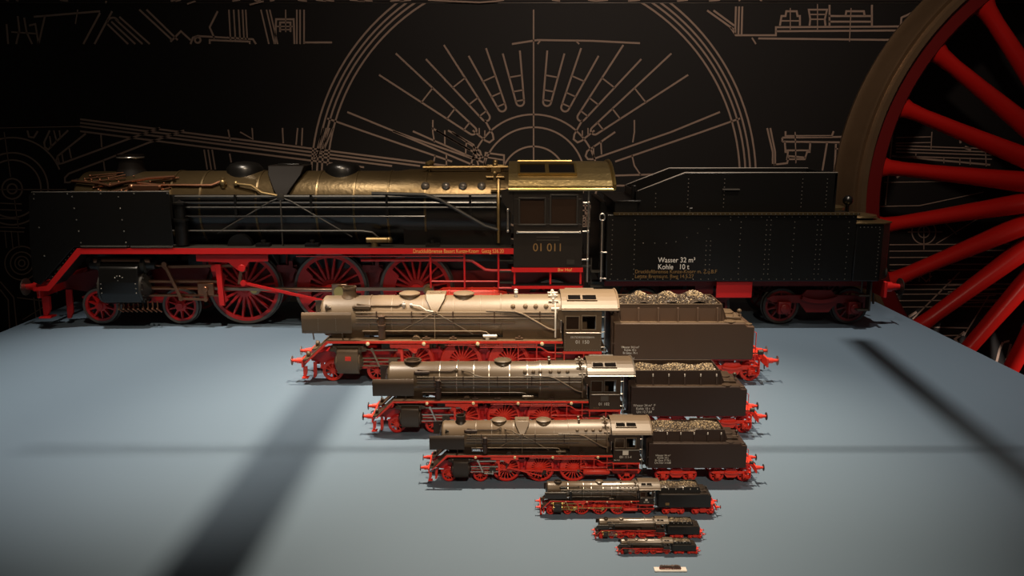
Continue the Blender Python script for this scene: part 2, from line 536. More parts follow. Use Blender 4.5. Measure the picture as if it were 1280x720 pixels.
def mural():
    mb = MB()
    for pts, wd in LINES:
        hw = 0.0036 * wd
        P = [Vector(on_wall(*p)) for p in pts]
        n = len(P)
        up, dn = [], []
        for i in range(n):
            if i == 0: d = P[1] - P[0]; k = 1
            elif i == n - 1: d = P[-1] - P[-2]; k = 1
            else:
                d1 = (P[i] - P[i - 1]).normalized(); d2 = (P[i + 1] - P[i]).normalized()
                d = d1 + d2; k = 1 / max(0.5, (1 + d1.dot(d2)) / 2) ** 0.5
                if d.length < 1e-4: d = d1
            d = d.normalized(); nn = Vector((-d.y, d.x)) * hw * k
            up.append(P[i] + nn); dn.append(P[i] - nn)
        for i in range(n - 1):
            q = [dn[i], dn[i + 1], up[i + 1], up[i]]
            mb.prism([tuple(a) for a in q], WY - 0.0008, WY)
    return mb


ml = mural()
pan = MB()
lines = ml.build('line_drawing', M['line'])
lines.parent = wall
lines.location = lines.location - wall.location
# upper panel drawing
LINES.clear()
for x0, y0, x1, y1 in ((8, 0, 12, 9), (20, 0, 24, 9), (75, 0, 86, 9), (132, 4, 134, 10), (220, 0, 214, 10), (226, 0, 220, 10), (234, 5, 245, 9), (300, 0, 291, 9), (312, 6, 330, 8), (318, 0, 322, 9), (326, 0, 322, 9),
                       (343, 0, 338, 9), (372, 0, 384, 9), (395, 0, 408, 10), (404, 0, 418, 10), (437, 0, 456, 10), (447, 0, 466, 10), (505, 0, 488, 10), (514, 0, 500, 10), (535, 0, 560, 6), (560, 6, 600, 3), (600, 3, 622, 7), (622, 7, 630, 0),
                       (690, 0, 700, 6), (735, 0, 745, 5), (745, 5, 760, 0), (800, 0, 785, 6), (860, 0, 846, 7), (900, 0, 886, 7), (925, 0, 923, 7), (950, 0, 952, 7)):
    L((x0, y0), (x1, y1), w=0.7)
mb = MB()
for pts, wd in LINES:
    (xa, za), (xb, zb) = on_wall(*pts[0], y=WY - 0.012), on_wall(*pts[1], y=WY - 0.012)
    if min(za, zb) < TZ + 1.014: 
        if za < zb: za = max(za, TZ + 1.014)
        else: zb = max(zb, TZ + 1.014)
    d = Vector((xb - xa, zb - za)).normalized(); nx, nz = -d.y * 0.003, d.x * 0.003
    mb.prism([(xa - nx, za - nz), (xb - nx, zb - nz), (xb + nx, zb + nz), (xa + nx, za + nz)], WY - 0.0128, WY - 0.012)
up = bpy.data.objects['wall_back_upper']
ul = mb.build('line_drawing', M['line']); ul.parent = up; ul.location -= up.location

# unseen overhead slats, added and shaped to cast shade bands on the table
for i, (x0, y0, x1, y1, wd, hz) in enumerate(((-0.098, 1.22, -0.098, 1.66, 0.034, 1.50), (0.862, 1.357, 0.898, 1.735, 0.021, 1.50), (-0.9, 1.459, 1.1, 1.459, 0.003, 1.25))):
    if abs(x1 - x0) < 0.2:
        tb = MB().prism([(x0 - wd / 2, y0), (x0 + wd / 2, y0), (x1 + wd / 2, y1), (x1 - wd / 2, y1)], TZ + hz, TZ + hz + 0.03, 'z')
    else:
        tb = MB().box(x0, x1, y0 - wd / 2, y0 + wd / 2, TZ + hz, TZ + hz + 0.01)
    structure('trim_%d' % (i + 2), tb, M['beam'])

# the exhibition table
tt = bpy.data.objects.new('display_table', None)
C.objects.link(tt)
tt.location = (-0.115, 1.45, 0)
tag(tt, 'large blue-grey display table carrying the row of model locomotives', 'table')
o = MB().box(-1.37, 1.14, 0.45, 2.447, TZ - 0.03, TZ).build('table_top', M['table'], bevel=0.002)
o.parent = tt; o.location -= tt.location
o = MB().box(-1.34, 1.11, 0.48, 2.42, 0.0, TZ - 0.03).build('plinth', M['table'])
o.parent = tt; o.location -= tt.location


# ------------------------------------------------------------------ wheels
def wheel_parts(cx, side, r, kind, lod, sc, off, root, m_red, m_tyre, pin=None, name='driving_wheel'):
    """a spoked or disc wheel standing at |y| 0.68-0.82; outer face away from the frame"""
    n = {0: 56, 1: 40, 2: 24, 3: 16}[lod]
    yi, yo = side * 0.69, side * 0.82
    w = MB()
    ax = (0, side, 0)
    c = (cx, yi, r)
    rt = r * 0.93 if r > 0.8 else r * 0.87
    ri = rt - (0.10 if r > 0.8 else 0.07)
    w.lathe(c, ax, [(ri, 0.0), (rt, 0.0), (rt, 0.12), (ri, 0.12), (ri, 0.0)], n)
    hub = 0.24 if r > 0.8 else 0.15
    w.lathe(c, ax, [(hub, -0.02), (hub, 0.15), (hub * 0.6, 0.17), (hub * 0.55, 0.19), (0.0, 0.19)], max(12, n // 2))
    ns = 20 if r > 0.8 else 10
    if lod >= 2: ns = 16 if r > 0.8 else 9
    for k in range(ns):
        a = 2 * PI * (k + 0.5) / ns
        d = Vector((math.cos(a), 0, math.sin(a)))
        t = Vector((-math.sin(a), 0, math.cos(a)))
        b = []
        for q, hw, y0, y1 in ((hub * 0.9, 0.050 if r > 0.8 else 0.034, 0.02, 0.13), (ri + 0.01, 0.030 if r > 0.8 else 0.026, 0.035, 0.10)):
            p = Vector((cx, 0, r)) + d * q
            b += [p - t * hw + Vector((0, yi + side * y0, 0)), p + t * hw + Vector((0, yi + side * y0, 0)),
                  p + t * hw * 0.7 + Vector((0, yi + side * y1, 0)), p - t * hw * 0.7 + Vector((0, yi + side * y1, 0))]
        w.add(b, [(0, 1, 5, 4), (1, 2, 6, 5), (2, 3, 7, 6), (3, 0, 4, 7)])
    if pin is not None:
        pa = pin
        # crank boss and counterweight
        px, pz = cx + 0.33 * math.cos(pa), r + 0.33 * math.sin(pa)
        w.cyl((px, yi, pz), (px, yi + side * 0.16, pz), 0.15, n=14)
        pts = []
        a0 = pa + PI
        sp = R(38)
        for i in range(9):
            a = a0 - sp + 2 * sp * i / 8
            pts.append((cx + (ri + 0.02) * math.cos(a), r + (ri + 0.02) * math.sin(a)))
        for i in range(7):
            a = a0 + sp * 0.92 - 2 * sp * 0.92 * i / 6
            q = ri * 0.70
            pts.append((cx + q * math.cos(a), r + q * math.sin(a)))
        w.prism(pts, yi + side * 0.01, yi + side * 0.125)
    o = w.build(name, m_red, root, sc, off)
    t = MB().lathe(c, ax, [(rt - 0.004, -0.01), (r + 0.03, -0.01), (r + 0.03, 0.015), (r, 0.035), (r - 0.005, 0.135), (rt - 0.004, 0.135), (rt - 0.004, -0.01)], n)
    t.build('tyre', m_tyre, o, sc, off)
    return o


def buffer_(x, y, z, d, sc, off, root, m_red, m_head, lod):
    """a buffer pointing along d (-1 front, +1 rear)"""
    b = MB()
    b.box(x, x + d * 0.03, y - 0.2, y + 0.2, z - 0.17, z + 0.17)
    b.lathe((x, y, z), (d, 0, 0), [(0.16, 0), (0.15, 0.10), (0.13, 0.34), (0.10, 0.36), (0.075, 0.56)], 16)
    o = b.build('buffer', m_red, root, sc, off)
    MB().lathe((x + d * 0.55, y, z), (d, 0, 0), [(0.08, 0), (0.24, 0.02), (0.235, 0.045), (0.0, 0.07)], 20).build('buffer_head', m_head, o, sc, off)
    return o


def rod(mb, p0, p1, y, hh, t, e0=0.0, e1=0.0, side=-1):
    """flat rod between two points with round eyes at its ends"""
    a = Vector(p0); b = Vector(p1); d = (b - a).normalized(); n = Vector((-d.y, d.x)) * hh
    mb.prism([tuple(a - n), tuple(b - n), tuple(b + n), tuple(a + n)], y - t / 2, y + t / 2)
    for p, e in ((p0, e0), (p1, e1)):
        if e > 0: mb.cyl((p[0], y - t * 0.8, p[1]), (p[0], y + t * 0.8, p[1]), e, n=14)
    return mb


GRP_L = 'model steam locomotives shown in a row from large to small'
GRP_T = 'model tenders coupled behind the locomotives'
AXD = (6.0, 8.35, 10.7)


def locomotive(cfg):
    k = cfg['id']; lod = cfg['lod']; sc = 1 / cfg['N']
    off = Vector((7.8, 0, 0))
    root = bpy.data.objects.new('steam_locomotive', None)
    C.objects.link(root)
    root.location = (cfg['X0'] + off.x * sc, cfg['Y'], TZ + 0.031 * sc)
    tag(root, cfg['label'], 'locomotive', GRP_L)
    mb_, mboil, _ = cfg['mats']
    red, steel = cfg['red'], cfg['steel']
    tyre = cfg['tyre']
    big = k == 1
    P = lambda b, name, m, par=root, bevel=0.0, **kw: b.build(name, m, par, sc, off, bevel=bevel, **kw)
    nseg = {0: 64, 1: 48, 2: 32, 3: 20}[lod]
    BZ, BR = 3.12, 1.0           # boiler axis and radius

    # --- frame
    f = MB()
    for s in (-1, 1):
        f.prism([(0.9, 1.25), (0.9, 0.95), (1.5, 0.85), (5.0, 0.72), (12.2, 0.72), (13.0, 0.80), (15.3, 0.80), (15.3, 1.40), (12.0, 1.45), (5.0, 1.55), (2.0, 1.50)], s * 0.50, s * 0.56)
    for x in (1.6, 4.9, 7.15, 9.5, 12.2, 15.1): f.box(x, x + 0.12, -0.5, 0.5, 0.85, 1.38)
    P(f, 'main_frame', cfg['frame'])
    # black fill: ash pan and firebox base between the frames
    f = MB().prism([(10.2, 2.6), (10.2, 0.65), (12.6, 0.60), (13.2, 1.2), (13.2, 2.6)], -0.47, 0.47)
    P(f, 'ash_pan', M['darkmetal'])
    # --- buffer beam
    b = MB().box(0.62, 0.70, -1.38, 1.38, 0.84, 1.22)
    beam = P(b, 'buffer_beam', red, bevel=0.01)
    for s in (-1, 1):
        buffer_(0.62, s * 0.875, 1.05, -1, sc, off, beam, red, M['steel'] if k in (1, 2) else M['darkmetal'], lod)
    hk = MB().tube([(0.62, 0, 1.05), (0.45, 0, 1.05), (0.36, 0, 0.98), (0.36, 0, 0.86), (0.44, 0, 0.80)], 0.03).tube([(0.5, -0.1, 1.0), (0.42, -0.1, 0.7), (0.42, 0.1, 0.7), (0.5, 0.1, 1.0)], 0.02)
    P(hk, 'coupling_hook', M['darkmetal'], beam)
    for s in (-1, 1):       # rail guards
        g = MB().prism([(1.05, 0.95), (1.22, 0.95), (1.20, 0.32), (1.12, 0.14), (1.02, 0.14)], s * 0.72, s * 0.77)
        P(g, 'rail_guard', red)
        g = MB().prism([(0.66, 0.85), (0.86, 0.85), (0.84, 0.50), (0.74, 0.30), (0.66, 0.30)], s * 1.15, s * 1.25).box(0.6, 0.9, s * 1.05, s * 1.38, 0.28, 0.32)
        P(g, 'front_step', red)
    # lanterns
    for s in (-1, 1):
        l = MB().lathe((0.86, s * 0.95, 1.42), (-1, 0, 0), [(0.0, -0.12), (0.13, -0.10), (0.14, 0.02), (0.16, 0.04), (0.15, 0.05)], 16).box(0.8, 0.9, s * 0.95 - 0.03, s * 0.95 + 0.03, 1.2, 1.32)
        lo = P(l, 'front_lantern', mb_ if not big else M['gloss'])
        P(MB().lathe((0.81, s * 0.95, 1.42), (-1, 0, 0), [(0.15, 0), (0.0, 0.04)], 16), 'lantern_glass', M['cream'], lo)

    # --- running board with its red edge
    for s in (-1, 1):
        rb = MB()
        rb.box(1.92, 13.3, s * 0.78, s * 1.45, 2.16, 2.21)
        if big:
            rb.prism([(1.92, 2.21), (0.98, 1.20), (0.98, 1.15), (1.96, 2.16)], s * 0.5, s * 1.45)
        else:
            rb.prism([(1.92, 2.21), (0.95, 1.30), (0.70, 1.27), (0.70, 1.22), (0.98, 1.24), (1.96, 2.16)], s * 0.4, s * 1.45)
        for x in (3.2, 5.0, 6.9, 9.5, 12.0): rb.prism([(s * 0.6, 1.55), (s * 0.6, 2.16), (s * 1.4, 2.16)], x, x + 0.03, 'x')
        m = mb_ if not big else M['darkmetal']
        if big: rb.rivets([(x, s * 1.45, z) for x, z in line_pts(1.78, 2.16, 0.98, 1.26, 0.115)], s, 0.014)
        ro = P(rb, 'running_board', [m, M['rivet']])
        ed = MB()
        y0, y1 = s * 1.45, s * 1.475
        if big:
            ed.prism([(1.88, 2.20), (0.96, 1.19), (0.60, 1.14), (0.60, 1.06), (1.02, 1.06), (1.10, 1.14), (1.96, 2.05), (13.35, 2.05), (13.35, 2.20)], y0, y1)
        else:
            ed.prism([(1.90, 2.19), (0.93, 1.22), (0.80, 1.12), (0.95, 1.14), (1.98, 2.08), (13.3, 2.08), (13.3, 2.19)], y0, y1)
        P(ed, 'running_board_edge', red, ro)
        if big and s < 0:
            text('edge_lettering', 'Druckluftbremse Bauart Kunze-Knorr  Gattg S36.20', 0.15, (11.9, -1.480, 2.125), M['paleorange'], ro, sc, off, xs=0.75)
        if not big and lod < 3:
            for x in (3.9, 6.6, 9.2, 12.3):
                P(MB().lathe((x, s * 1.475, 2.07), (0, s, 0), [(0.09, 0), (0.085, 0.05), (0.0, 0.07)], 10), 'running_board_lamp', M['cream'], ro)
    if big:       # curved upright before the first driver seen above the board
        h = MB().prism(arc(6.05, 2.2, 0.33, 0, 180, 12), -1.15, -0.95)
        P(h, 'wheel_housing', M['gloss'])
    elif lod < 3:
        h = MB().prism(arc(6.2, 2.2, 0.20, 0, 180, 10), -1.3, -1.0)
        P(h, 'wheel_housing', mb_)

    # --- boiler
    xf = 1.55
    boil = MB()
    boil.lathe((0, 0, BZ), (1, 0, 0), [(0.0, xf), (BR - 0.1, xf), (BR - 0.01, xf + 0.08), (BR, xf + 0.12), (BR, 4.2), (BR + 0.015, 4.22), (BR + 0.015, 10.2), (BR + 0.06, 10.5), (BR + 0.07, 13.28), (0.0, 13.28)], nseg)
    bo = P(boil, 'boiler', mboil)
    # firebox sides under the barrel
    fb = MB().prism([(-0.98, 2.9), (-0.82, 1.75), (0.82, 1.75), (0.98, 2.9)], 10.4, 13.28, 'x')
    P(fb, 'firebox', mb_ if not big else M['gloss'])
    # smokebox saddle and lower shading plates
    sd = MB().prism([(-0.8, 2.5), (-0.62, 1.5), (0.62, 1.5), (0.8, 2.5)], 2.0, 3.6, 'x')
    sd.box(4.4, 10.4, -0.55, 0.55, 1.5, 2.15)
    P(sd, 'saddle', mb_ if not big else M['gloss'])
    if big:       # black lower half of the barrel; painted bronze sheen stays above the pipes
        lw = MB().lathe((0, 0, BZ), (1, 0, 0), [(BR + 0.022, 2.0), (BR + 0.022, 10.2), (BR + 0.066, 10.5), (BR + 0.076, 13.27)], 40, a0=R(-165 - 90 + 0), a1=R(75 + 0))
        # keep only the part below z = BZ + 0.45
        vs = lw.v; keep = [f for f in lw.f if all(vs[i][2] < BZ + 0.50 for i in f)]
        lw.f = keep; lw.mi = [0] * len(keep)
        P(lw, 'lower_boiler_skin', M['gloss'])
    door = MB().lathe((xf, 0, BZ), (-1, 0, 0), [(0.82, 0), (0.80, 0.05), (0.55, 0.16), (0.25, 0.21), (0.0, 0.22)], nseg)
    do = P(door, 'smokebox_door', mb_ if not big else M['gloss'])
    dh = MB().lathe((xf - 0.2, 0, BZ), (-1, 0, 0), [(0.07, 0), (0.06, 0.08), (0, 0.09)], 10)
    for z in (BZ - 0.35, BZ + 0.35): dh.tube([(xf - 0.02, 0.85, z), (xf - 0.16, 0.3, z), (xf - 0.2, -0.2, z)], 0.03, 6)
    for i in range(10 if lod < 3 else 6):
        a = 2 * PI * i / (10 if lod < 3 else 6)
        dh.box(xf - 0.07, xf - 0.02, 0.82 * math.cos(a) - 0.04, 0.82 * math.cos(a) + 0.04, BZ + 0.82 * math.sin(a) - 0.04, BZ + 0.82 * math.sin(a) + 0.04)
    P(dh, 'door_clamp', M['steel'] if k in (1, 2) else M['darkmetal'], do)
    # boiler bands
    for x in cfg['bands']:
        rr = BR + (0.022 if x < 10.3 else 0.072)
        P(MB().lathe((x, 0, BZ), (1, 0, 0), [(rr, -0.03), (rr + 0.012, -0.025), (rr + 0.012, 0.025), (rr, 0.03)], nseg), 'boiler_band', cfg['bandmat'], bo)

    # --- chimney and domes
    if cfg['chimney'] == 'tall':
        c = MB().lathe((2.82, 0, BZ + BR - 0.10), (0, 0, 1), [(0.46, 0), (0.37, 0.12), (0.33, 0.2), (0.32, 0.44), (0.35, 0.46), (0.35, 0.56), (0.28, 0.56), (0.27, 0.1), (0, 0.1)], 28)
    elif cfg['chimney'] == 'ring':
        c = MB().lathe((2.95, 0, BZ + BR - 0.12), (0, 0, 1), [(0.42, 0), (0.40, 0.16), (0.52, 0.20), (0.52, 0.27), (0.40, 0.28), (0.36, 0.1), (0, 0.1)], 28)
        c.tube([(2.95 + 0.34 * math.cos(a), 0.34 * math.sin(a), BZ + BR + 0.12) for a in (0.6, 0.6 + PI)], 0.03, 6)
    P(c, 'chimney', mb_ if not big else M['dome'])
    if big:
        cr = MB().lathe((2.82, 0, BZ + BR + 0.36), (0, 0, 1), [(0.352, 0), (0.36, 0.01), (0.36, 0.03), (0.352, 0.04)], 24)
        P(cr, 'chimney_ring', M['steel'])
    zt = BZ + BR
    def dome(x, r, name='steam_dome'):
        d = MB()
        if cfg['domestyle'] == 'dish':
            d.lathe((x, 0, zt - 0.30), (0, 0, 1), [(r * 1.15, 0.02), (r * 0.86, 0.22), (r * 0.80, 0.32), (r * 1.0, 0.40), (r * 1.0, 0.44), (r * 0.8, 0.49), (0, 0.53)], 32)
        else:
            d.lathe((x, 0, zt - 0.25), (0, 0, 1), [(r * 1.1, 0.0), (r * 0.95, 0.2), (r * 0.93, 0.34), (r * 0.75, 0.45), (r * 0.4, 0.51), (0, 0.53)], 32)
        return P(d, name, mboil if not big else M['gloss'])
    for x in cfg['domes']: dome(x, 0.52)
    if cfg['hopper'] is not None:
        x = cfg['hopper']
        s_ = MB()
        # box on the crown whose sides taper down the barrel
        pr = [(-1.06, 3.45), (-0.93, 3.75), (-0.62, 4.08), (-0.42, 4.30), (0.42, 4.30), (0.62, 4.08), (0.93, 3.75), (1.06, 3.45)]
        wv = [0.10, 0.26, 0.46, 0.50, 0.50, 0.46, 0.26, 0.10]
        vs = []
        for (y, z), hw in zip(pr, wv):
            vs += [(x - hw, y, z), (x + hw, y, z)]
        n = len(pr)
        fs = [(2 * i, 2 * i + 1, 2 * i + 3, 2 * i + 2) for i in range(n - 1)]
        # close the ends against the barrel
        for j in (0, 1):
            fs.append([2 * i + j for i in (range(n) if j == 0 else range(n - 1, -1, -1))])
        fs.append([2 * n - 2, 2 * n - 1, 1, 0])
        s_.add(vs, fs)
        so = P(s_, 'sand_box', mboil if not big else M['dome'], bevel=0.03)
        P(MB().box(x - 0.3, x + 0.3, -0.2, 0.2, 4.29, 4.335), 'sand_box_lid', mboil if not big else M['gloss'], so, bevel=0.01)
        for s in (-1, 1):
            sp = MB()
            for dx, zz in ((-1.75, 2.55), (1.85, 2.45), (0.0, 2.22)):
                sp.tube([(x, s * 1.05, 3.5), (x + dx * 0.15, s * 1.12, 3.40), (x + dx, s * (1.1 if dx else 1.15), zz)], 0.022 if lod < 3 else 0.03, 6)
            sp.lathe((x, s * 1.03, 3.5), (0, s, 0), [(0.10, 0), (0.10, 0.08), (0, 0.1)], 10)
            P(sp, 'sand_pipe', cfg['pipe'])
    # wash-out plugs
    for s in (-1, 1):
        for x in cfg['plugs']:
            a = R(38)
            y, z = s * (BR + 0.06) * math.cos(a), BZ + (BR + 0.06) * math.sin(a)
            P(MB().lathe((x, y, z), (0, s * math.cos(a), math.sin(a)), [(0.12, 0), (0.115, 0.04), (0.07, 0.09), (0, 0.11)], 12), 'washout_plug', cfg['plugmat'])
    # side pipes and handrail
    for s in (-1, 1):
        x0 = 4.4 if big else 3.3
        for z, r_, x1, m in ((3.52, 0.040, 13.1, cfg['pipe']), (3.36, 0.034, 12.9, cfg['pipedark']), (3.24, 0.026, 12.9, cfg['pipe']), (3.0, 0.026, 11.0, cfg['pipedark'])):
            if lod >= 3 and z in (3.24,): continue
            yy = s * (math.sqrt(max(0, 1.07 ** 2 - (z - BZ) ** 2)) + 0.05)
            P(MB().tube([(x0, yy, z), (x1, yy, z)], r_ * (1.25 if lod >= 2 else 1), 6), 'handrail' if z == 3.52 else 'side_pipe', m)
        if lod < 3:
            rp = MB().tube([(3.6, s * 1.13, 2.62), (9.3, s * 1.15, 2.62), (9.6, s * 1.15, 2.58), (9.75, s * 1.15, 2.45), (9.78, s * 1.16, 2.21)], 0.028, 6)
            P(rp, 'drain_pipe', cfg['pipe'])
            for x in (4.3, 6.0, 8.0, 10.0, 12.2):
                P(MB().box(x - 0.03, x + 0.03, s * 1.05, s * 1.13, 2.95, 3.58), 'pipe_bracket', cfg['pipedark'])
            # bent steam pipe behind the dome down to the side
            bp = MB().tube([(9.6, s * 1.02, 3.60), (11.0, s * 1.10, 3.58), (11.4, s * 1.13, 3.45), (12.6, s * 1.16, 2.75), (12.95, s * 1.16, 2.65)], 0.045, 8)
            P(bp, 'injector_pipe', cfg['pipe'])
    # clutter on the running board: injector, pump, valves
    for s in (-1, 1):
        g = MB()
        g.cyl((9.65, s * 1.15, 2.2), (9.65, s * 1.15, 2.42), 0.11, n=12).cyl((9.45, s * 1.2, 2.38), (10.0, s * 1.2, 2.38), 0.08, n=12).ball((10.05, s * 1.2, 2.38), 0.09)
        P(g, 'injector', cfg['fit'])
        g = MB().cyl((4.55, s * 1.18, 2.25), (4.55, s * 1.18, 2.9), 0.17, n=16).cyl((4.55, s * 1.18, 2.95), (4.55, s * 1.18, 3.35), 0.14, n=16)
        g.lathe((4.55, s * 1.18, 2.88), (0, 0, 1), [(0.2, 0), (0.2, 0.07)], 16).lathe((4.55, s * 1.18, 3.33), (0, 0, 1), [(0.17, 0), (0.17, 0.05), (0.06, 0.08), (0, 0.12)], 16)
        P(g, 'feed_pump', cfg['pipedark'] if not big else M['gloss'])
        if lod < 3:
            for x in (6.7, 8.0, 11.2):
                g = MB().box(x - 0.18, x + 0.18, s * 1.05, s * 1.3, 2.21, 2.30).cyl((x, s * 1.18, 2.3), (x, s * 1.18, 2.38), 0.07, n=10)
                P(g, 'lubricator', cfg['pipedark'])
    # fittings beside the chimney: mixer pump head, bell, valves
    for s in (-1, 1):
        g = MB()
        rnd = random.Random(3 + k)
        g.tube([(3.3, s * 0.75, 3.86), (3.9, s * 0.8, 3.80), (5.3, s * 0.82, 3.80), (5.55, s * 0.75, 3.9)], 0.035, 6)
        g.box(3.25, 3.95, s * 0.78, s * 0.98, 3.66, 3.80).cyl((3.2, s * 0.88, 3.74), (4.0, s * 0.88, 3.74), 0.09, n=12).ball((3.2, s * 0.88, 3.74), 0.11)
        g.cyl((3.55, s * 0.9, 3.6), (3.55, s * 0.95, 3.35), 0.05, n=8)
        P(g, 'smokebox_valve', cfg['fit2'] if k in (1, 2) else cfg['pipedark'])
        g = MB().lathe((1.95, s * 0.85, 3.72), (-1, 0, 0), [(0.05, -0.1), (0.07, 0), (0.15, 0.12), (0.16, 0.14)], 16)
        if k == 2 or k == 4: P(g, 'bell', M['steel'] if k == 2 else M['darkmetal'])
        g = MB().ball((5.6, s * 0.80, 3.86), 0.10).cyl((5.6, s * 0.8, 3.72), (5.6, s * 0.8, 4.0), 0.06, n=10).ball((5.95, s * 0.80, 3.84), 0.08)
        g.tube([(6.0, s * 0.85, 3.84), (6.4, s * 0.92, 3.80), (6.7, s * 1.03, 3.62), (7.1, s * 1.06, 3.55)], 0.035, 6)
        P(g, 'feed_valve', cfg['fit'])
    # turret before the cab
    g = MB()
    g.box(12.75, 13.0, -0.45, 0.45, 4.12, 4.24)
    for y in (-0.7, -0.35, 0.0, 0.35, 0.7):
        z = BZ + math.sqrt(1.07 ** 2 - y * y)
        g.cyl((12.85, y, z - 0.05), (12.85, y, z + 0.16), 0.05, n=8).ball((12.85, y, z + 0.18), 0.075)
        g.cyl((12.62, y, z + 0.08), (13.1, y, z + 0.08), 0.035, n=8)
    for s in (-1, 1):
        g.tube([(12.95, s * 0.8, 3.95), (12.95, s * 1.08, 3.6), (12.95, s * 1.16, 3.1), (12.95, s * 1.16, 2.3)], 0.045, 6)
        g.cyl((12.75, s * 0.95, 3.68), (13.15, s * 0.95, 3.68), 0.07, n=10)
    P(g, 'valve_turret', cfg['fit'])
    # whistle and safety valves
    g = MB()
    for y in (-0.28, 0.28):
        g.cyl((11.05, y, zt - 0.02), (11.05, y, zt + 0.20), 0.07, n=12).lathe((11.05, y, zt + 0.2), (0, 0, 1), [(0.1, 0), (0.1, 0.05), (0.04, 0.09), (0, 0.1)], 12)
    P(g, 'safety_valve', M['dullbrass'] if big else cfg['fit'])
    if big:
        g = MB()
        for y in (-0.12, 0.12):
            g.tube([(10.9, y - 0.3, zt + 0.13), (13.2, y - 0.3, zt + 0.14)], 0.035, 8)
        P(g, 'whistle_rod', M['dullbrass'])
        g = MB()
        rnd = random.Random(9)
        for i in range(34):          # the crowded brass unions on the smokebox shoulder
            a = R(rnd.uniform(28, 62)); x = rnd.uniform(1.6, 4.2)
            y, z = -(BR + 0.03) * math.cos(a), BZ + (BR + 0.03) * math.sin(a)
            g.ball((x, y, z), rnd.uniform(0.025, 0.05), 8)
            if i % 3 == 0:
                a2 = a + 0.12; g.tube([(x, y, z), (x + rnd.uniform(0.3, 0.9), -(BR + 0.06) * math.cos(a2), BZ + (BR + 0.06) * math.sin(a2))], 0.02, 6)
        g.tube([(1.55, -0.75, 3.9), (2.3, -0.82, 3.85), (2.6, -0.84, 3.78), (2.9, -0.8, 3.86), (3.6, -0.72, 3.98), (4.3, -0.7, 4.02)], 0.04, 8)
        P(g, 'pipe_union', M['copper'])

    # --- smoke deflectors
    for s in (-1, 1):
        y0, y1 = s * 1.44, s * 1.47
        if big:
            d = MB().prism([(0.78, 3.58), (0.86, 3.66), (4.42, 3.68), (4.42, 2.28), (1.80, 2.24), (0.80, 1.22), (0.62, 1.30), (0.66, 2.4)], y0, y1)
            if s < 0:
                pts = []
                for x0_, z0_, x1_, z1_, st in ((0.92, 3.62, 4.38, 3.64, 0.9), (1.9, 3.55, 2.0, 2.35, 0.34), (3.1, 3.55, 3.18, 2.35, 0.34), (0.9, 3.5, 1.0, 2.0, 0.9)):
                    pts += [(a, s * 1.47, b) for a, b in line_pts(x0_, z0_, x1_, z1_, st)]
                d.rivets(pts, s, 0.022, 8)
            dd = P(d, 'smoke_deflector', [M['gloss'], M['rivet']], bevel=0.008)
            if s < 0:
                ll = MB().box(2.0, 3.2, -1.49, -1.42, 2.235, 2.275).box(3.3, 4.4, -1.49, -1.42, 2.225, 2.26)
                ll.rivets([(a, -1.49, 2.26) for a, _ in line_pts(2.0, 0, 4.4, 0, 0.09)], -1, 0.016)
                P(ll, 'hinge_strip', [M['rivet'], M['rivet']], dd)
            P(MB().tube([(0.86, s * 1.455, 3.67), (4.42, s * 1.455, 3.69)], 0.018, 6), 'top_bead', M['greysteel'], dd)
        else:
            z0, z1 = cfg['defl']
            d = MB()
            # slightly curved plate
            pr = [(s * 1.36, z1), (s * 1.45, z1 - 0.12), (s * 1.47, z1 - 0.3), (s * 1.47, z0 + 0.15), (s * 1.44, z0)]
            xa, xb = cfg['deflx']
            vs = []
            for (y, z) in pr:
                vs += [(xa, y, z), (xb, y, z), (xb, y - s * 0.03, z), (xa, y - s * 0.03, z)]
            fs = []
            n = len(pr)
            for i in range(n - 1):
                for j in range(4):
                    fs.append((4 * i + j, 4 * i + (j + 1) % 4, 4 * i + 4 + (j + 1) % 4, 4 * i + 4 + j))
            fs += [(0, 3, 2, 1), (4 * n - 4, 4 * n - 3, 4 * n - 2, 4 * n - 1)]
            d.add(vs, fs)
            if k == 2: d.rivets([(x, s * 1.47, z) for x in (1.55, 2.4) for _, z in line_pts(0, z0 + 0.15, 0, z1 - 0.3, 0.085)], s, 0.012)
            dd = P(d, 'smoke_deflector', [mb_, M['steel']], bevel=0.012)
            br = MB()
            for x in (xa + 0.5, xb - 0.5):
                br.tube([(x, s * 1.42, z1 - 0.25), (x, s * 0.95, z1 - 0.15)], 0.035, 6).tube([(x, s * 1.42, z0 + 0.2), (x, s * 1.2, 2.22)], 0.035, 6)
            P(br, 'deflector_bracket', mb_, dd)

    # --- cylinders
    for s in (-1, 1):
        c = MB()
        cb = 0.0 if big else 0.17
        pts = arc(2.88, 1.18, 0.50, 200, 340, 10)
        c.prism([(s * 0.62, 1.72), (s * 1.30, 1.78), (s * 1.45, 1.66), (s * 1.50, 1.30), (s * 1.50, 0.98 - cb), (s * 1.38, 0.72 - cb), (s * 1.12, 0.62 - cb), (s * 0.8, 0.70), (s * 0.62, 0.9)], 2.36, 3.40, 'x')
        if big: c.rivets([(2.42, s * 1.5, z) for _, z in line_pts(0, 1.25, 0, 1.0, 0.13)] + [(3.34, s * 1.5, z) for _, z in line_pts(0, 1.25, 0, 1.0, 0.13)] + [(2.9 + 0.1 * math.cos(a), s * 1.485, 1.40 + 0.06 * math.sin(a)) for a in (0.3, 1.2, 2.0, 2.9, 4.5)], s, 0.02, 8)
        co = P(c, 'cylinder', [mb_ if not big else M['gloss'], M['rivet']], bevel=0.03)
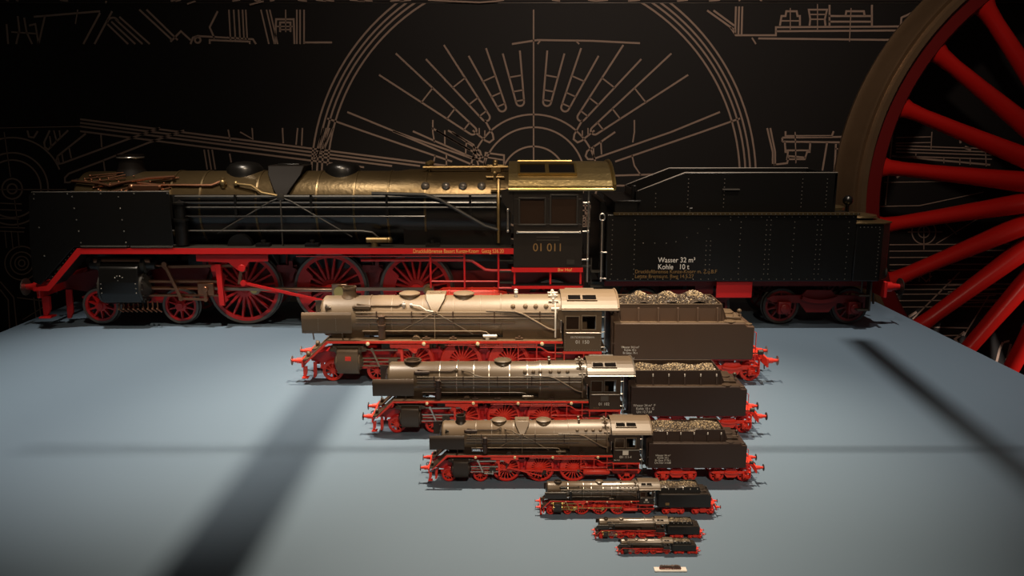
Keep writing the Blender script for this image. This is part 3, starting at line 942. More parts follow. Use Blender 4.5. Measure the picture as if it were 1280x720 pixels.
        for x, d in ((2.36, -1), (3.40, 1)):
            e = MB()
            e.lathe((x, s * 1.08, 1.08), (d, 0, 0), [(0.42, 0), (0.42, 0.06), (0.30, 0.08), (0.16, 0.18), (0, 0.19)], 24)
            e.lathe((x, s * 1.10, 1.70), (d, 0, 0), [(0.22, 0), (0.22, 0.10), (0.14, 0.13), (0.12, 0.35), (0, 0.36)], 18)
            if lod < 2:
                for i in range(14):
                    a = 2 * PI * i / 14
                    e.ball((x + d * 0.07, s * 1.08 + 0.37 * math.cos(a), 1.08 + 0.37 * math.sin(a)), 0.030, 6)
            P(e, 'cylinder_cover', cfg['fit2'] if not big else M['darkmetal'], co)
        vt = MB().cyl((2.15, s * 1.15, 1.83), (3.65, s * 1.15, 1.83), 0.09, n=14)
        P(vt, 'valve_chest', cfg['fit2'] if not big else M['copper'], co)
        if k == 2:
            P(MB().box(2.78, 3.06, s * 1.47, s * 1.515, 1.22, 1.42), 'cylinder_plate', red, co)
        if big and s < 0:
            dr = MB()
            rnd = random.Random(2)
            for i in range(9):
                x = 2.7 + i * 0.13
                dr.tube([(x, -1.2, 0.72), (x + 0.02, -1.25, 0.5), (x + 0.1, -1.2, 0.42)], 0.02, 6).ball((x, -1.25, 0.52), 0.032, 8)
            P(dr, 'drain_cock', M['copper'], co)

    # --- motion
    PA = cfg.get('pin', 0.0)
    for s in (-1, 1):
        pa = PA if s < 0 else PA + PI / 2
        pins = [(x + 0.33 * math.cos(pa), 1.0 + 0.33 * math.sin(pa)) for x in AXD]
        xh = pins[1][0] - math.sqrt(3.6 ** 2 - (pins[1][1] - 1.06) ** 2) 
        # slide bars, crosshead
        sb = MB().box(3.5, 5.45, s * 1.05, s * 1.17, 1.22, 1.28).box(3.5, 5.45, s * 1.05, s * 1.17, 0.84, 0.89)
        P(sb, 'slide_bar', steel)
        P(MB().tube([(3.4, s * 1.1, 1.06), (xh - 0.1, s * 1.1, 1.06)], 0.045, 8), 'piston_rod', steel)
        ch = MB().box(xh - 0.22, xh + 0.22, s * 0.98, s * 1.24, 0.89, 1.22).cyl((xh, s * 1.0, 1.06), (xh, s * 1.3, 1.06), 0.08, n=12)
        P(ch, 'crosshead', cfg['fit2'], bevel=0.02)
        # coupling rod
        cr = MB()
        rod(cr, (pins[0][0], pins[0][1]), (pins[2][0], pins[2][1]), s * 0.94, 0.045, 0.07)
        for p in pins: cr.cyl((p[0], s * 0.88, p[1]), (p[0], s * 1.0, p[1]), 0.15, n=16)
        P(cr, 'coupling_rod', cfg['rod'])
        mr = MB()
        rod(mr, (xh, 1.06), pins[1], s * 1.14, 0.045, 0.07)
        mr.box(pins[1][0] - 0.22, pins[1][0] + 0.2, s * 1.07, s * 1.22, pins[1][1] - 0.19, pins[1][1] + 0.19)
        P(mr, 'connecting_rod', cfg['rod'], bevel=0.015)
        for i in (0, 2):
            P(MB().cyl((pins[i][0], s * 0.99, pins[i][1]), (pins[i][0], s * 1.10, pins[i][1]), 0.09, n=12), 'crank_pin', M['brass'] if big else cfg['fit'])
        # return crank and eccentric rod
        rc = (pins[1][0] - 0.35 * math.cos(pa + 1.05), pins[1][1] - 0.35 * math.sin(pa + 1.05))
        q = MB(); rod(q, pins[1], rc, s * 1.28, 0.07, 0.06, 0.14, 0.09)
        P(q, 'return_crank', M['brass'] if big else cfg['fit2'])
        q = MB(); rod(q, rc, (6.15, 1.25), s * 1.34, 0.035, 0.05, 0.08, 0.08)
        P(q, 'eccentric_rod', red)
        # expansion link, radius rod, combination lever
        q = MB()
        q.strip([(6.15 + 0.10 * math.sin(t), 1.62 + 0.42 * t) for t in [-1 + 0.25 * i for i in range(9)]], s * 1.24, s * 1.30, 0.09)
        q.cyl((6.17, s * 1.2, 1.62), (6.17, s * 1.38, 1.62), 0.08, n=12)
        P(q, 'expansion_link', cfg['fit2'])
        q = MB(); rod(q, (6.15, 1.70), (4.05, 1.66), s * 1.2, 0.035, 0.05, 0.06, 0.07)
        P(q, 'radius_rod', steel)
        q = MB(); rod(q, (4.05, 1.74), (4.42, 0.80), s * 1.26, 0.040, 0.05, 0.07, 0.06)
        P(q, 'combination_lever', steel)
        q = MB(); rod(q, (4.42, 0.80), (xh, 0.78), s * 1.26, 0.030, 0.05, 0.06, 0.06); q.box(xh - 0.04, xh + 0.04, s * 1.2, s * 1.28, 0.74, 1.0)
        P(q, 'union_link', steel)
        q = MB().tube([(3.4, s * 1.1, 1.70), (4.1, s * 1.15, 1.68)], 0.035, 8)
        P(q, 'valve_spindle', steel)
        # motion girder in red: long plate with a hanging bearing
        q = MB().prism([(4.95, 2.02), (6.85, 2.02), (6.85, 1.84), (6.34, 1.82), (6.20, 1.60), (6.05, 1.58), (5.8, 1.80), (4.95, 1.84)], s * 1.32, s * 1.38)
        q.cyl((6.15, s * 1.3, 1.66), (6.15, s * 1.42, 1.66), 0.10, n=12)
        P(q, 'motion_girder', red, bevel=0.01)
        q = MB().prism([(5.42, 1.75), (5.56, 1.75), (5.60, 0.62), (5.46, 0.62)], s * 1.24, s * 1.34).box(5.3, 5.5, s * 0.56, s * 1.3, 1.55, 1.75)
        q.prism([(5.05, 2.05), (5.3, 2.05), (5.45, 1.4), (5.25, 1.35)], s * 1.0, s * 1.06)
        P(q, 'motion_bracket', red, bevel=0.01)
        # brake hangers and shoes
        for x in AXD:
            q = MB().prism(arc(x, 1.0, 1.06, 150, 172, 5) + arc(x, 1.0, 1.16, 172, 150, 5), s * 0.70, s * 0.82).box(x - 1.12, x - 1.02, s * 0.72, s * 0.78, 1.2, 1.75)
            P(q, 'brake_shoe', cfg['frame'])
        # leaf springs over the axle boxes
        if lod < 3:
            for x in (7.15, 9.5):
                q = MB().box(x - 0.28, x + 0.28, s * 0.58, s * 0.72, 1.42, 1.62).tube([(x, s * 0.66, 1.6), (x, s * 0.66, 2.1)], 0.03, 6)
                P(q, 'spring_hanger', cfg['frame'])
        # air tank, pipework and stays
        q = MB().lathe((11.3, s * 1.12, 0.86), (1, 0, 0), [(0, 0), (0.15, 0.03), (0.22, 0.14), (0.22, 1.75), (0.15, 1.87), (0, 1.9)], 20)
        for x in (11.6, 12.2, 12.8): q.lathe((x, s * 1.12, 0.86), (1, 0, 0), [(0.225, 0), (0.232, 0.01), (0.232, 0.05), (0.225, 0.06)], 20)
        P(q, 'air_tank', M['redlit'])
        q = MB().tube([(9.3, s * 1.3, 1.86), (12.0, s * 1.3, 1.86), (12.25, s * 1.3, 1.84), (12.45, s * 1.3, 1.70), (12.6, s * 1.3, 1.60), (12.8, s * 1.3, 1.58), (13.4, s * 1.3, 1.58)], 0.04, 8)
        P(q, 'brake_pipe', red)
        q = MB()
        for x in (11.15, 12.05, 12.95): q.tube([(x, s * 1.38, 2.07), (x, s * 1.38, 1.12)], 0.028, 6)
        q.tube([(11.15, s * 1.38, 1.30), (12.95, s * 1.38, 1.30)], 0.024, 6).tube([(7.6, s * 1.38, 1.98), (12.05, s * 1.38, 1.98)], 0.022, 6).tube([(12.95, s * 1.38, 1.12), (13.4, s * 1.38, 1.12)], 0.03, 6)
        P(q, 'stay_rod', red)
        for z in (1.85, 1.55, 1.25):
            P(MB().box(12.98, 13.38, s * 1.18, s * 1.42, z, z + 0.03), 'ladder_step', M['darkmetal'] if k != 2 else mb_)

    # --- wheels
    for s in (-1, 1):
        pa = PA if s < 0 else PA + PI / 2
        for x in (2.0, 4.2): wheel_parts(x, s, 0.5, 'lead', lod, sc, off, root, red, tyre, name='leading_wheel')
        for x in AXD: wheel_parts(x, s, 1.0, 'drive', lod, sc, off, root, red, tyre, pin=pa)
        wheel_parts(14.4, s, 0.625, 'trail', lod, sc, off, root, red, tyre, name='trailing_wheel')
    for x, r in ((2.0, 0.5), (4.2, 0.5), (6.0, 1.0), (8.35, 1.0), (10.7, 1.0), (14.4, 0.625)):
        P(MB().cyl((x, -0.7, r), (x, 0.7, r), 0.09, n=12), 'axle', M['darkmetal'])
    bg = MB()
    for s in (-1, 1):
        bg.prism([(1.4, 0.72), (1.55, 0.55), (4.65, 0.55), (4.8, 0.72), (4.6, 0.80), (3.6, 0.78), (3.1, 0.9), (2.6, 0.78), (1.6, 0.80)], s * 0.58, s * 0.64)
    bg.box(2.9, 3.3, -0.58, 0.58, 0.6, 0.88)
    P(bg, 'leading_bogie_frame', red)
    for s in (-1, 1):
        tr = MB().prism([(13.2, 0.9), (13.5, 0.62), (15.2, 0.62), (15.4, 0.9)], s * 0.86, s * 0.92)
        tr.box(14.22, 14.58, s * 0.86, s * 1.02, 0.48, 0.80)
        P(tr, 'trailing_axle_frame', red)

    # --- cab
    cab = MB()
    def side(s):
        y0, y1 = s * 1.46, s * 1.50
        w1, w2 = cfg['win']
        z0, z1 = w1[2], w1[3]
        cab.box(13.35, 15.15, y0, y1, 1.70, z0)
        cab.box(13.35, 15.15, y0, y1, z1, 3.80)
        cab.box(13.35, w1[0], y0, y1, z0, z1)
        cab.box(w1[1], w2[0], y0, y1, z0, z1)
        cab.box(w2[1], 15.15, y0, y1, z0, z1)
        cab.prism([(13.35, 3.80), (13.02, 3.72), (13.04, 3.45), (13.35, 3.05)], y0, y1)
    for s in (-1, 1): side(s)
    # front wall and floor
    cab.prism([(-1.46, 2.2), (-1.46, 3.78), (-1.2, 4.0), (-0.8, 4.22), (0, 4.36), (0.8, 4.22), (1.2, 4.0), (1.46, 3.78), (1.46, 2.2)], 13.35, 13.39, 'x')
    cab.box(13.35, 15.4, -1.46, 1.46, 1.68, 1.74)
    cab.box(13.4, 14.5, -0.9, 0.9, 1.74, 3.1)
    cm = cfg['cabmat']
    if big: cab.rivets([(x, -1.5, 3.74) for x, _ in line_pts(13.5, 0, 15.1, 0, 0.17)], -1, 0.02, 8)
    if k == 2: cab.rivets([(x, -1.5, 1.76) for x, _ in line_pts(13.5, 0, 15.1, 0, 0.12)] + [(x, -1.5, z) for x in (13.40, 15.10) for _, z in line_pts(0, 1.8, 0, 2.6, 0.11)], -1, 0.013)
    ca = P(cab, 'cab', [cm, M['rivet'] if big else M['steel']], bevel=0.006)
    for s in (-1, 1):
        for wi, w_ in enumerate(cfg['win']):
            x0, x1, z0, z1 = w_
            fr = MB()
            t = 0.045
            for a, b, c_, d_ in ((x0 - t, x1 + t, z0 - t, z0), (x0 - t, x1 + t, z1, z1 + t), (x0 - t, x0, z0, z1), (x1, x1 + t, z0, z1)):
                fr.box(a, b, s * 1.48, s * 1.53, c_, d_)
            wo = P(fr, 'cab_window', cfg['winmat'], bevel=0.01)
            if big or wi == 0:
                P(MB().box(x0, x1, s * 1.478, s * 1.49, z0, z1), 'pane', M['glass'], wo)
    # roof
    rp = arc(0, 1.88, 2.5, 37, 143, 18)
    rp = [(-1.56, 3.74), (-1.56, 3.84), (-1.40, 3.98), (-1.15, 4.13), (-0.85, 4.26), (-0.5, 4.36), (0, 4.40), (0.5, 4.36), (0.85, 4.26), (1.15, 4.13), (1.40, 3.98), (1.56, 3.84), (1.56, 3.74)]
    rf = MB()
    inner = [(y * 0.975, z - 0.035) for y, z in rp]
    for i in range(len(rp) - 1):
        rf.prism([rp[i], rp[i + 1], inner[i + 1], inner[i]], 13.22, 15.95, 'x')
    ro = P(rf, 'cab_roof', cfg['roofmat'], ang=50)
    bd = MB().tube([(15.95, y, z + 0.01) for y, z in rp], 0.05, 8)
    for s in (-1, 1): bd.tube([(13.22, s * 1.57, 3.76), (15.98, s * 1.57, 3.76)], 0.03 if big else 0.045, 6)
    P(bd, 'roof_bead', cfg['roofbead'], ro)
    for s in (-1, 1):
        for x0, x1 in cfg['vents']:
            # solid panels painted black for the shade of openings, with a raised frame
            a, b = ((s * 0.72, 4.305), (s * 1.20, 4.10)) if big else ((s * 0.80, 4.275), (s * 1.14, 4.13))
            dy, dz = b[0] - a[0], b[1] - a[1]
            ln = math.hypot(dy, dz); nrm = Vector((-dz, dy)) / ln
            if nrm.y < 0: nrm = -nrm
            up_ = lambda p, h: (p[0] + nrm.x * h, p[1] + nrm.y * h)
            v = MB().prism([up_(a, 0.005), up_(b, 0.005), up_(b, 0.035), up_(a, 0.035)], x0, x1, 'x')
            vo = P(v, 'roof_vent', M['hole'], ro)
            fr = MB()
            for xa_, xb_ in ((x0 - 0.05, x0), (x1, x1 + 0.05)): fr.prism([up_(a, 0.0), up_(b, 0.0), up_(b, 0.07), up_(a, 0.07)], xa_, xb_, 'x')
            e = 0.1
            a2 = (a[0] - dy * e, a[1] - dz * e); b2 = (b[0] + dy * e, b[1] + dz * e)
            fr.prism([up_(a2, 0), up_(a, 0), up_(a, 0.07), up_(a2, 0.07)], x0 - 0.05, x1 + 0.05, 'x')
            fr.prism([up_(b, 0), up_(b2, 0), up_(b2, 0.07), up_(b, 0.07)], x0 - 0.05, x1 + 0.05, 'x')
            P(fr, 'vent_frame', M['brass'] if big else cfg['roofmat'], vo)
    # red sill, footboard under the cab, handrails
    for s in (-1, 1):
        P(MB().box(13.3, 15.18, s * 1.40, s * 1.50, 1.57, 1.69), 'cab_sill', cfg['sill'], ca)
        q = MB().box(13.3, 15.18, s * 1.25, s * 1.48, 1.20, 1.24)
        P(q, 'cab_footboard', mb_, ca)
        q = MB().box(13.3, 15.18, s * 1.46, s * 1.49, 1.12, 1.20)
        for x in (13.35, 14.3, 15.1): q.box(x, x + 0.05, s * 1.40, s * 1.46, 1.12, 1.60)
        P(q, 'footboard_edge', red, ca)
        hr = MB().tube([(13.45, s * 1.50, 2.64), (13.45, s * 1.56, 2.64), (15.08, s * 1.56, 2.64), (15.08, s * 1.50, 2.64)], 0.026, 8)
        hr.ball((13.45, s * 1.56, 2.64), 0.04).ball((15.08, s * 1.56, 2.64), 0.04)
        P(hr, 'cab_handrail', M['steel'], ca)
        hr = MB().tube([(13.2, s * 1.50, 3.22), (13.2, s * 1.50, 2.66)], 0.026, 8).ball((13.2, s * 1.5, 3.22), 0.04).ball((13.2, s * 1.5, 2.66), 0.04)
        P(hr, 'cab_handrail', M['steel'], ca)
        hr = MB().tube([(15.30, s * 1.45, 3.72), (15.30, s * 1.45, 1.30)], 0.026, 8)
        for z in (3.4, 2.65, 1.9): hr.ball((15.30, s * 1.45, z), 0.045).tube([(15.15, s * 1.45, z), (15.30, s * 1.45, z)], 0.02, 6)
        P(hr, 'cab_grab_rail', M['steel'] if lod < 3 else cfg['pipedark'], ca)
    # number plates and lettering on the camera side
    yy = -1.505
    if big:
        text('number_lettering', '01 011', 0.30, (14.25, yy, 2.22), M['gold'], ca, sc, off, xs=0.95)
        q = MB()
        for a, b, c_, d_ in ((13.95, 14.55, 2.50, 2.51), (13.95, 14.55, 2.42, 2.43)): q.box(a, b, -1.51, -1.5, c_, d_)
        P(q, 'name_plate', M['greysteel'], ca)
        text('depot_lettering', 'Bw Hof', 0.12, (14.7, -1.506, 1.63), M['paleorange'], ca, sc, off)
        P(MB().box(14.75, 14.95, -1.515, -1.5, 1.78, 1.90), 'works_plate', M['darkmetal'], ca)
    elif k == 2:
        text('railway_lettering', 'DEUTSCHE BUNDESBAHN', 0.13, (14.24, yy, 2.40), M['white'], ca, sc, off, xs=0.75)
        text('number_lettering', '01 150', 0.24, (14.24, yy, 2.16), M['white'], ca, sc, off)
    elif k == 3:
        P(MB().box(14.0, 14.45, -1.51, -1.5, 2.22, 2.52), 'emblem_plate', M['greysteel'], ca, bevel=0.03)
        text('number_lettering', '01 102', 0.23, (14.2, yy, 2.03), M['white'], ca, sc, off, xs=1.0)
        text('small_lettering', 'Bw Hof', 0.11, (13.75, yy, 1.80), M['gold'], ca, sc, off)
    elif k == 4:
        q = P(MB().box(13.98, 14.38, -1.515, -1.5, 2.25, 2.60), 'emblem_plate', M['white'], ca, bevel=0.03)
        text('emblem_lettering', 'DB', 0.22, (14.18, -1.518, 2.425), M['white'], q, sc, off)
        text('number_lettering', '001 111-4', 0.24, (14.18, yy, 2.10), M['white'], ca, sc, off, xs=0.85)
        text('small_lettering', 'Bw Hof', 0.13, (13.6, yy, 1.88), M['white'], ca, sc, off)
    elif k == 5:
        P(MB().box(14.05, 14.35, -1.515, -1.5, 2.22, 2.48), 'emblem_plate', M['white'], ca)
        text('number_lettering', '001 150', 0.26, (14.2, yy, 2.02), M['white'], ca, sc, off, xs=0.8)
    if not big and lod < 3:
        q = MB().box(13.45, 15.05, -1.53, -1.5, 2.58, 2.60) if k != 3 else MB().box(13.45, 15.05, -1.53, -1.5, 2.60, 2.64)
        P(q, 'cab_moulding', cfg['roofmat'], ca)
    return root


# ------------------------------------------------------------------ tender
def coal_lumps(x0, x1, hy, zfun, size, n, seed, pale=(0.55, 0.16)):
    rnd = random.Random(seed)
    mb = MB()
    g = MB()
    # bed under the lumps
    nx, ny = 24, 8
    vs = []
    for i in range(nx + 1):
        for j in range(ny + 1):
            x = x0 + (x1 - x0) * i / nx; y = -hy + 2 * hy * j / ny
            vs.append((x, y, zfun(x, y) - size * 0.5))
    fs = [(i * (ny + 1) + j, (i + 1) * (ny + 1) + j, (i + 1) * (ny + 1) + j + 1, i * (ny + 1) + j + 1) for i in range(nx) for j in range(ny)]
    mb.add(vs, fs)
    base = [(1, 1, 1), (1, -1, -1), (-1, 1, -1), (-1, -1, 1), (1.2, 0, 0), (-1.2, 0, 0), (0, 1.2, 0), (0, -1.2, 0), (0, 0, 1.2), (0, 0, -1.2)]
    oct_ = [(1, 0, 0), (-1, 0, 0), (0, 1, 0), (0, -1, 0), (0, 0, 1), (0, 0, -1)]
    of = [(0, 2, 4), (2, 1, 4), (1, 3, 4), (3, 0, 4), (2, 0, 5), (1, 2, 5), (3, 1, 5), (0, 3, 5)]
    for i in range(n):
        x = rnd.uniform(x0 + size * 0.5, x1 - size * 0.5); y = rnd.uniform(-hy + size * 0.5, hy - size * 0.5)
        s = size * rnd.uniform(0.55, 1.25)
        z = zfun(x, y) + rnd.uniform(-0.3, 0.35) * size
        rot = Matrix.Rotation(rnd.uniform(0, 6.3), 3, Vector((rnd.uniform(-1, 1), rnd.uniform(-1, 1), rnd.uniform(-1, 1))).normalized())
        sv = Vector((rnd.uniform(0.6, 1), rnd.uniform(0.6, 1), rnd.uniform(0.6, 1)))
        vs = [Vector((x, y, z)) + rot @ Vector((p[0] * sv.x, p[1] * sv.y, p[2] * sv.z)) * s * 0.75 * rnd.uniform(0.8, 1.15) for p in oct_]
        mb.m = 1 if (z > mbz(x0, x1, zfun) and rnd.random() < pale[0]) or rnd.random() < pale[1] else 0  # painted highlight lumps gather near the crest
        mb.add(vs, of)
    mb.m = 0
    return mb


def mbz(x0, x1, zfun):
    return max(zfun(x0 + (x1 - x0) * i / 20, 0) for i in range(21)) - 0.13


def tender(cfg):
    k = cfg['id']; lod = cfg['lod']; sc = 1 / cfg['N']
    off = Vector((19.6, 0, 0))
    root = bpy.data.objects.new('tender', None)
    C.objects.link(root)
    root.location = (cfg['X0'] + off.x * sc, cfg['Y'], TZ + 0.031 * sc)
    tag(root, cfg['tlabel'], 'tender', GRP_T)
    mt = cfg['mats'][2]
    mtop = cfg['mats'][0]
    red, steel = cfg['red'], cfg['steel']
    big = k == 1
    P = lambda b, name, m, par=root, bevel=0.0, **kw: b.build(name, m, par, sc, off, bevel=bevel, **kw)
    xe = 22.15 if big else 22.0
    # water tank
    if big:
        t = MB().box(15.78, 22.3, -1.5, 1.5, 1.32, 3.10)
        body_mb = t
        t = MB().prism([(22.3, -1.5), (23.0, -1.5), (23.3, -1.25), (23.3, 1.25), (23.0, 1.5), (22.3, 1.5)], 1.32, 2.86, 'z')
        rr = [(22.4 + 0.1 * i, 2.76) for i in range(6)] + [(22.92, z) for _, z in line_pts(0, 1.45, 0, 2.7, 0.1)]
        for q in (-1, 1): t.rivets([(x, q * 1.5, z) for x, z in rr], q, 0.015)
        rear = P(t, 'rear_tank', [M['gloss'], M['rivet']], bevel=0.03)
        pts = []
        for x in (15.93, 16.52, 18.40, 18.51, 19.95, 20.06, 21.28, 21.39): pts += [(x, z) for _, z in line_pts(0, 1.52, 0, 2.95 if x > 19 or x < 17 else 2.40, 0.125)]
        pts += [(x, z) for x in (19.28 - 0.0, 20.68, 22.1) for _, z in line_pts(0, 1.52, 0, 2.9, 0.15)]
        pts += [(x, 1.38) for x, _ in line_pts(15.9, 0, 22.1, 0, 0.2)] + [(x, 3.03) for x, _ in line_pts(19.0, 0, 22.2, 0, 0.2)]
        pts += line_pts(16.75, 2.34, 17.35, 2.34, 0.25) + line_pts(17.6, 2.38, 19.0, 2.95, 0.28)
        for q in (-1, 1): body_mb.rivets([(x, q * 1.5, z) for x, z in pts], q, 0.015)
        body = P(body_mb, 'water_tank', [M['gloss'], M['rivet']], bevel=0.03)
        fl = MB().prism([(22.28, -1.52), (23.02, -1.52), (23.33, -1.26), (23.33, 1.26), (23.02, 1.52), (22.28, 1.52)], 2.84, 2.88, 'z')
        P(fl, 'rear_deck_plate', M['bronze'], rear, bevel=0.01)
        P(MB().box(22.4, 23.0, -0.9, 0.9, 2.88, 2.94), 'tank_lid', M['gloss'], rear, bevel=0.02)
    else:
        t = MB().prism([(15.75, 1.28), (22.5, 1.28), (22.5, 2.93), (22.15, 2.95), (22.05, 3.10), (15.75, 3.10)], -1.5, 1.5)
        body = P(t, 'water_tank', mt, bevel=0.06)
        P(MB().box(15.74, 22.06, -1.46, 1.46, 3.10, 3.115), 'tank_deck', mtop if k != 3 else cfg['mats'][0], body)
    # front bulkhead and handrail post
    P(MB().box(15.62, 15.78, -1.2, 1.2, 1.3, 3.4), 'front_bulkhead', mt, bevel=0.02)
    for s in (-1, 1):
        hp = MB().tube([(15.66, s * 1.50, 1.32), (15.66, s * 1.50, 2.95)], 0.026, 8)
        if big: hp.tube([(15.66 + 0.07 * math.cos(a), s * 1.5, 3.03 + 0.09 * math.sin(a)) for a in [i * PI / 6 for i in range(12)]], 0.02, 6, closed=True)
        for z in (1.4, 2.1): hp.ball((15.66, s * 1.5, z), 0.04).tube([(15.66, s * 1.5, z), (15.8, s * 1.5, z)], 0.018, 6)
        P(hp, 'handrail', M['steel'] if big else cfg['pipedark'])
    # front steps
    for s in (-1, 1):
        q = MB()
        for z in (0.75, 1.15, 1.55): q.box(15.4, 15.72, s * 1.2, s * 1.45, z, z + 0.03)
        q.box(15.4, 15.44, s * 1.2, s * 1.24, 0.75, 1.9)
        P(q, 'step', M['darkmetal'])
    # coal bunker
    if big:
        bx0, bx1 = 16.6, 21.82
        for s in (-1, 1):
            side = MB().prism([(16.62, 3.1), (16.62, 3.66), (17.85, 4.14), (21.86, 4.14), (21.80, 3.1)], s * 1.06, s * 1.10)
            pts = []
            for x in (17.1, 17.95, 18.9, 20.95, 21.6):
                pts += [(x, s * 1.10, z) for _, z in line_pts(0, 3.25, 0, 3.98 if x > 17.5 else 3.6, 0.11)]
            side.rivets(pts, s, 0.016)
            so = P(side, 'bunker_side', [M['gloss'], M['rivet']], bevel=0.006)
            P(MB().tube([(16.62, s * 1.08, 3.67), (17.85, s * 1.08, 4.15), (21.86, s * 1.08, 4.15)], 0.016, 6), 'bunker_rim', M['greysteel'], so)
            if s < 0:
                P(MB().box(18.85, 19.3, -1.14, -1.1, 3.70, 3.73), 'bunker_step', M['steel'], so)
            P(MB().tube([(18.0, s * 1.18, 3.10), (18.0, s * 1.18, 3.22), (18.06, s * 1.18, 3.22)], 0.03, 6), 'lamp_iron', M['darkmetal'])
        q = MB().box(16.58, 16.62, -1.1, 1.1, 3.1, 3.66).box(21.8, 21.86, -1.1, 1.1, 3.1, 4.14).box(16.62, 21.8, -1.06, 1.06, 3.12, 3.2)
        P(q, 'bunker_floor', M['gloss'])
        q = MB().box(16.0, 16.6, -1.3, 1.3, 3.10, 3.42).box(15.95, 16.7, -1.32, 1.32, 3.40, 3.44).box(16.5, 16.62, -0.9, -0.75, 3.44, 3.8)
        P(q, 'tool_locker', M['gloss'], bevel=0.01)
        P(MB().lathe((22.05, -0.2, 3.10), (0, 0, 1), [(0.40, 0), (0.40, 0.07), (0.34, 0.10), (0.2, 0.12), (0, 0.13)], 28), 'water_hatch', M['bronze'])
        P(MB().lathe((22.75, -0.55, 2.94), (0, 0, 1), [(0.46, 0), (0.44, 0.05), (0.2, 0.09), (0, 0.1)], 28), 'water_hatch', M['bronze'])
        # bronze edge moulding along the tank
        for s in (-1, 1):
            q = MB().box(15.95, 22.35, s * 1.38, s * 1.53, 3.08, 3.14)
            q.rivets([(x, s * 1.53, 3.11) for x, _ in line_pts(16.1, 0, 22.3, 0, 0.12)], s, 0.018)
            P(q, 'edge_moulding', [M['bronze'], M['rivet']], body)
        text('capacity_lettering', 'Wasser 32 m³\nKohle   10 t', 0.19, (17.15, -1.505, 1.80), M['white'], body, sc, off, align='LEFT', xs=0.9)
        text('brake_lettering', 'Druckluftbremse Kunze-Knorr m. Z.u.B.F\nLetzte Bremsunt. Bwg 14.5.27', 0.135, (16.55, -1.505, 1.52), M['gold'], body, sc, off, align='LEFT', xs=0.95)
    else:
        bx0, bx1 = 16.05, 20.95
        cut = k in (4, 5)
        for s in (-1, 1):
            side = MB()
            yb, yt = 1.18, 1.08
            top = 3.93
            low = 3.72 if cut else top
            vs = [(bx0 + 0.05, s * yb, 3.1), (bx1 + 0.18, s * yb, 3.1), (bx1, s * yt, top), (bx0 + (3.0 if cut else 0.05), s * yt, top), (bx0 + (2.9 if cut else 0.05), s * yt, low), (bx0, s * yt, low)]
            vi = [(x, y - s * 0.05, z) for x, y, z in vs]
            n = len(vs)
            fs = [tuple(range(n)), tuple(range(2 * n - 1, n - 1, -1))] + [(i, i + n, (i + 1) % n + n, (i + 1) % n) for i in range(n)]
            side.add(vs + vi, fs)
            if cut: side.box(bx0, bx0 + 3.0, s * yt - 0.02, s * yt + 0.02, 3.72, 3.80)
            so = P(side, 'bunker_side', mt if k != 2 else cfg['mats'][2])
            P(MB().tube([(bx0, s * yt, low + 0.01), (bx1, s * yt, (top if not cut else top - 0.0) + 0.01)] if not cut else [(bx0 + 3.0, s * yt, top), (bx1, s * yt, top)], 0.025, 6), 'bunker_rim', mtop, so)
            nr = 5
            for i in range(nr):
                x = 17.05 + i * (bx1 - 17.25) / (nr - 1)
                if k == 2: x = 16.95 + i * 0.95
                rb = MB().prism([(s * 1.10, 3.78), (s * 1.17, 3.76), (s * 1.30, 3.12), (s * 1.18, 3.12)], x - 0.04, x + 0.04, 'x')
                ro_ = P(rb, 'bunker_rib', mt)
                if k > 2:
                    P(MB().box(x - 0.035, x + 0.035, s * 1.10, s * 1.20, 3.60, 3.76), 'rib_cap', M['white'], ro_)
        e = MB().prism([(-1.18, 3.1), (-1.08, 3.93), (1.08, 3.93), (1.18, 3.1)], bx1 - 0.0, bx1 + 0.05, 'x').prism([(-1.18, 3.1), (-1.08, 3.75), (1.08, 3.75), (1.18, 3.1)], bx0 - 0.05, bx0, 'x')
        e.prism([(bx1 + 0.05, 3.9), (bx1 + 0.05, 3.1), (bx1 + 0.35, 3.1)], -1.0, 1.0)
        P(e, 'bunker_end', mt)
        # front lockers, ladders
        q = MB().box(15.78, 16.0, -1.2, 1.2, 3.1, 3.45).box(15.7, 16.0, -1.25, -0.75, 3.45, 3.50).box(15.7, 16.0, 0.75, 1.25, 3.45, 3.50)
        q.tube([(15.75, -1.1, 3.5), (15.8, -1.1, 3.95), (16.05, -1.08, 3.95)], 0.03, 6).tube([(15.75, 1.1, 3.5), (15.8, 1.1, 3.95), (16.05, 1.08, 3.95)], 0.03, 6)
        P(q, 'tool_locker', mt)
        # coal
        if k == 2:
            def zf(x, y): return 3.78 + 0.24 * (1 - (y / 1.1) ** 2) + 0.27 * (math.exp(-((x - 17.2) / 0.35) ** 2) + math.exp(-((x - 18.6) / 0.4) ** 2) + 1.1 * math.exp(-((x - 19.9) / 0.5) ** 2)) - 0.25 * max(0, (x - 20.5)) - 0.2 * max(0, 16.6 - x)
        elif k == 3:
            def zf(x, y): return 3.68 + 0.12 * (1 - (y / 1.1) ** 2) + 0.06 * math.sin(x * 3.1)
        else:
            def zf(x, y): return 3.66 + 0.30 * (1 - (y / 1.1) ** 2) + 0.07 * math.sin(x * 2.3) - 0.2 * max(0, 16.5 - x)
        nl = {1: 2600, 2: 900, 3: 350}[max(1, min(3, lod))]
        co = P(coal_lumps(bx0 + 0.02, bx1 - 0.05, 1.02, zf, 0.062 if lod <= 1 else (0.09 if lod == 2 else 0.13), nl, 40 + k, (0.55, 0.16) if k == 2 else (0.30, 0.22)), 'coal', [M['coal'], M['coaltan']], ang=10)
        co['kind'] = 'stuff'
        # rear deck: raised tank hatch and lids
        P(MB().prism([(21.05, 3.115), (21.1, 3.30), (21.95, 3.24), (22.0, 3.115)], -0.95, 0.95), 'hatch_platform', mtop, bevel=0.02)
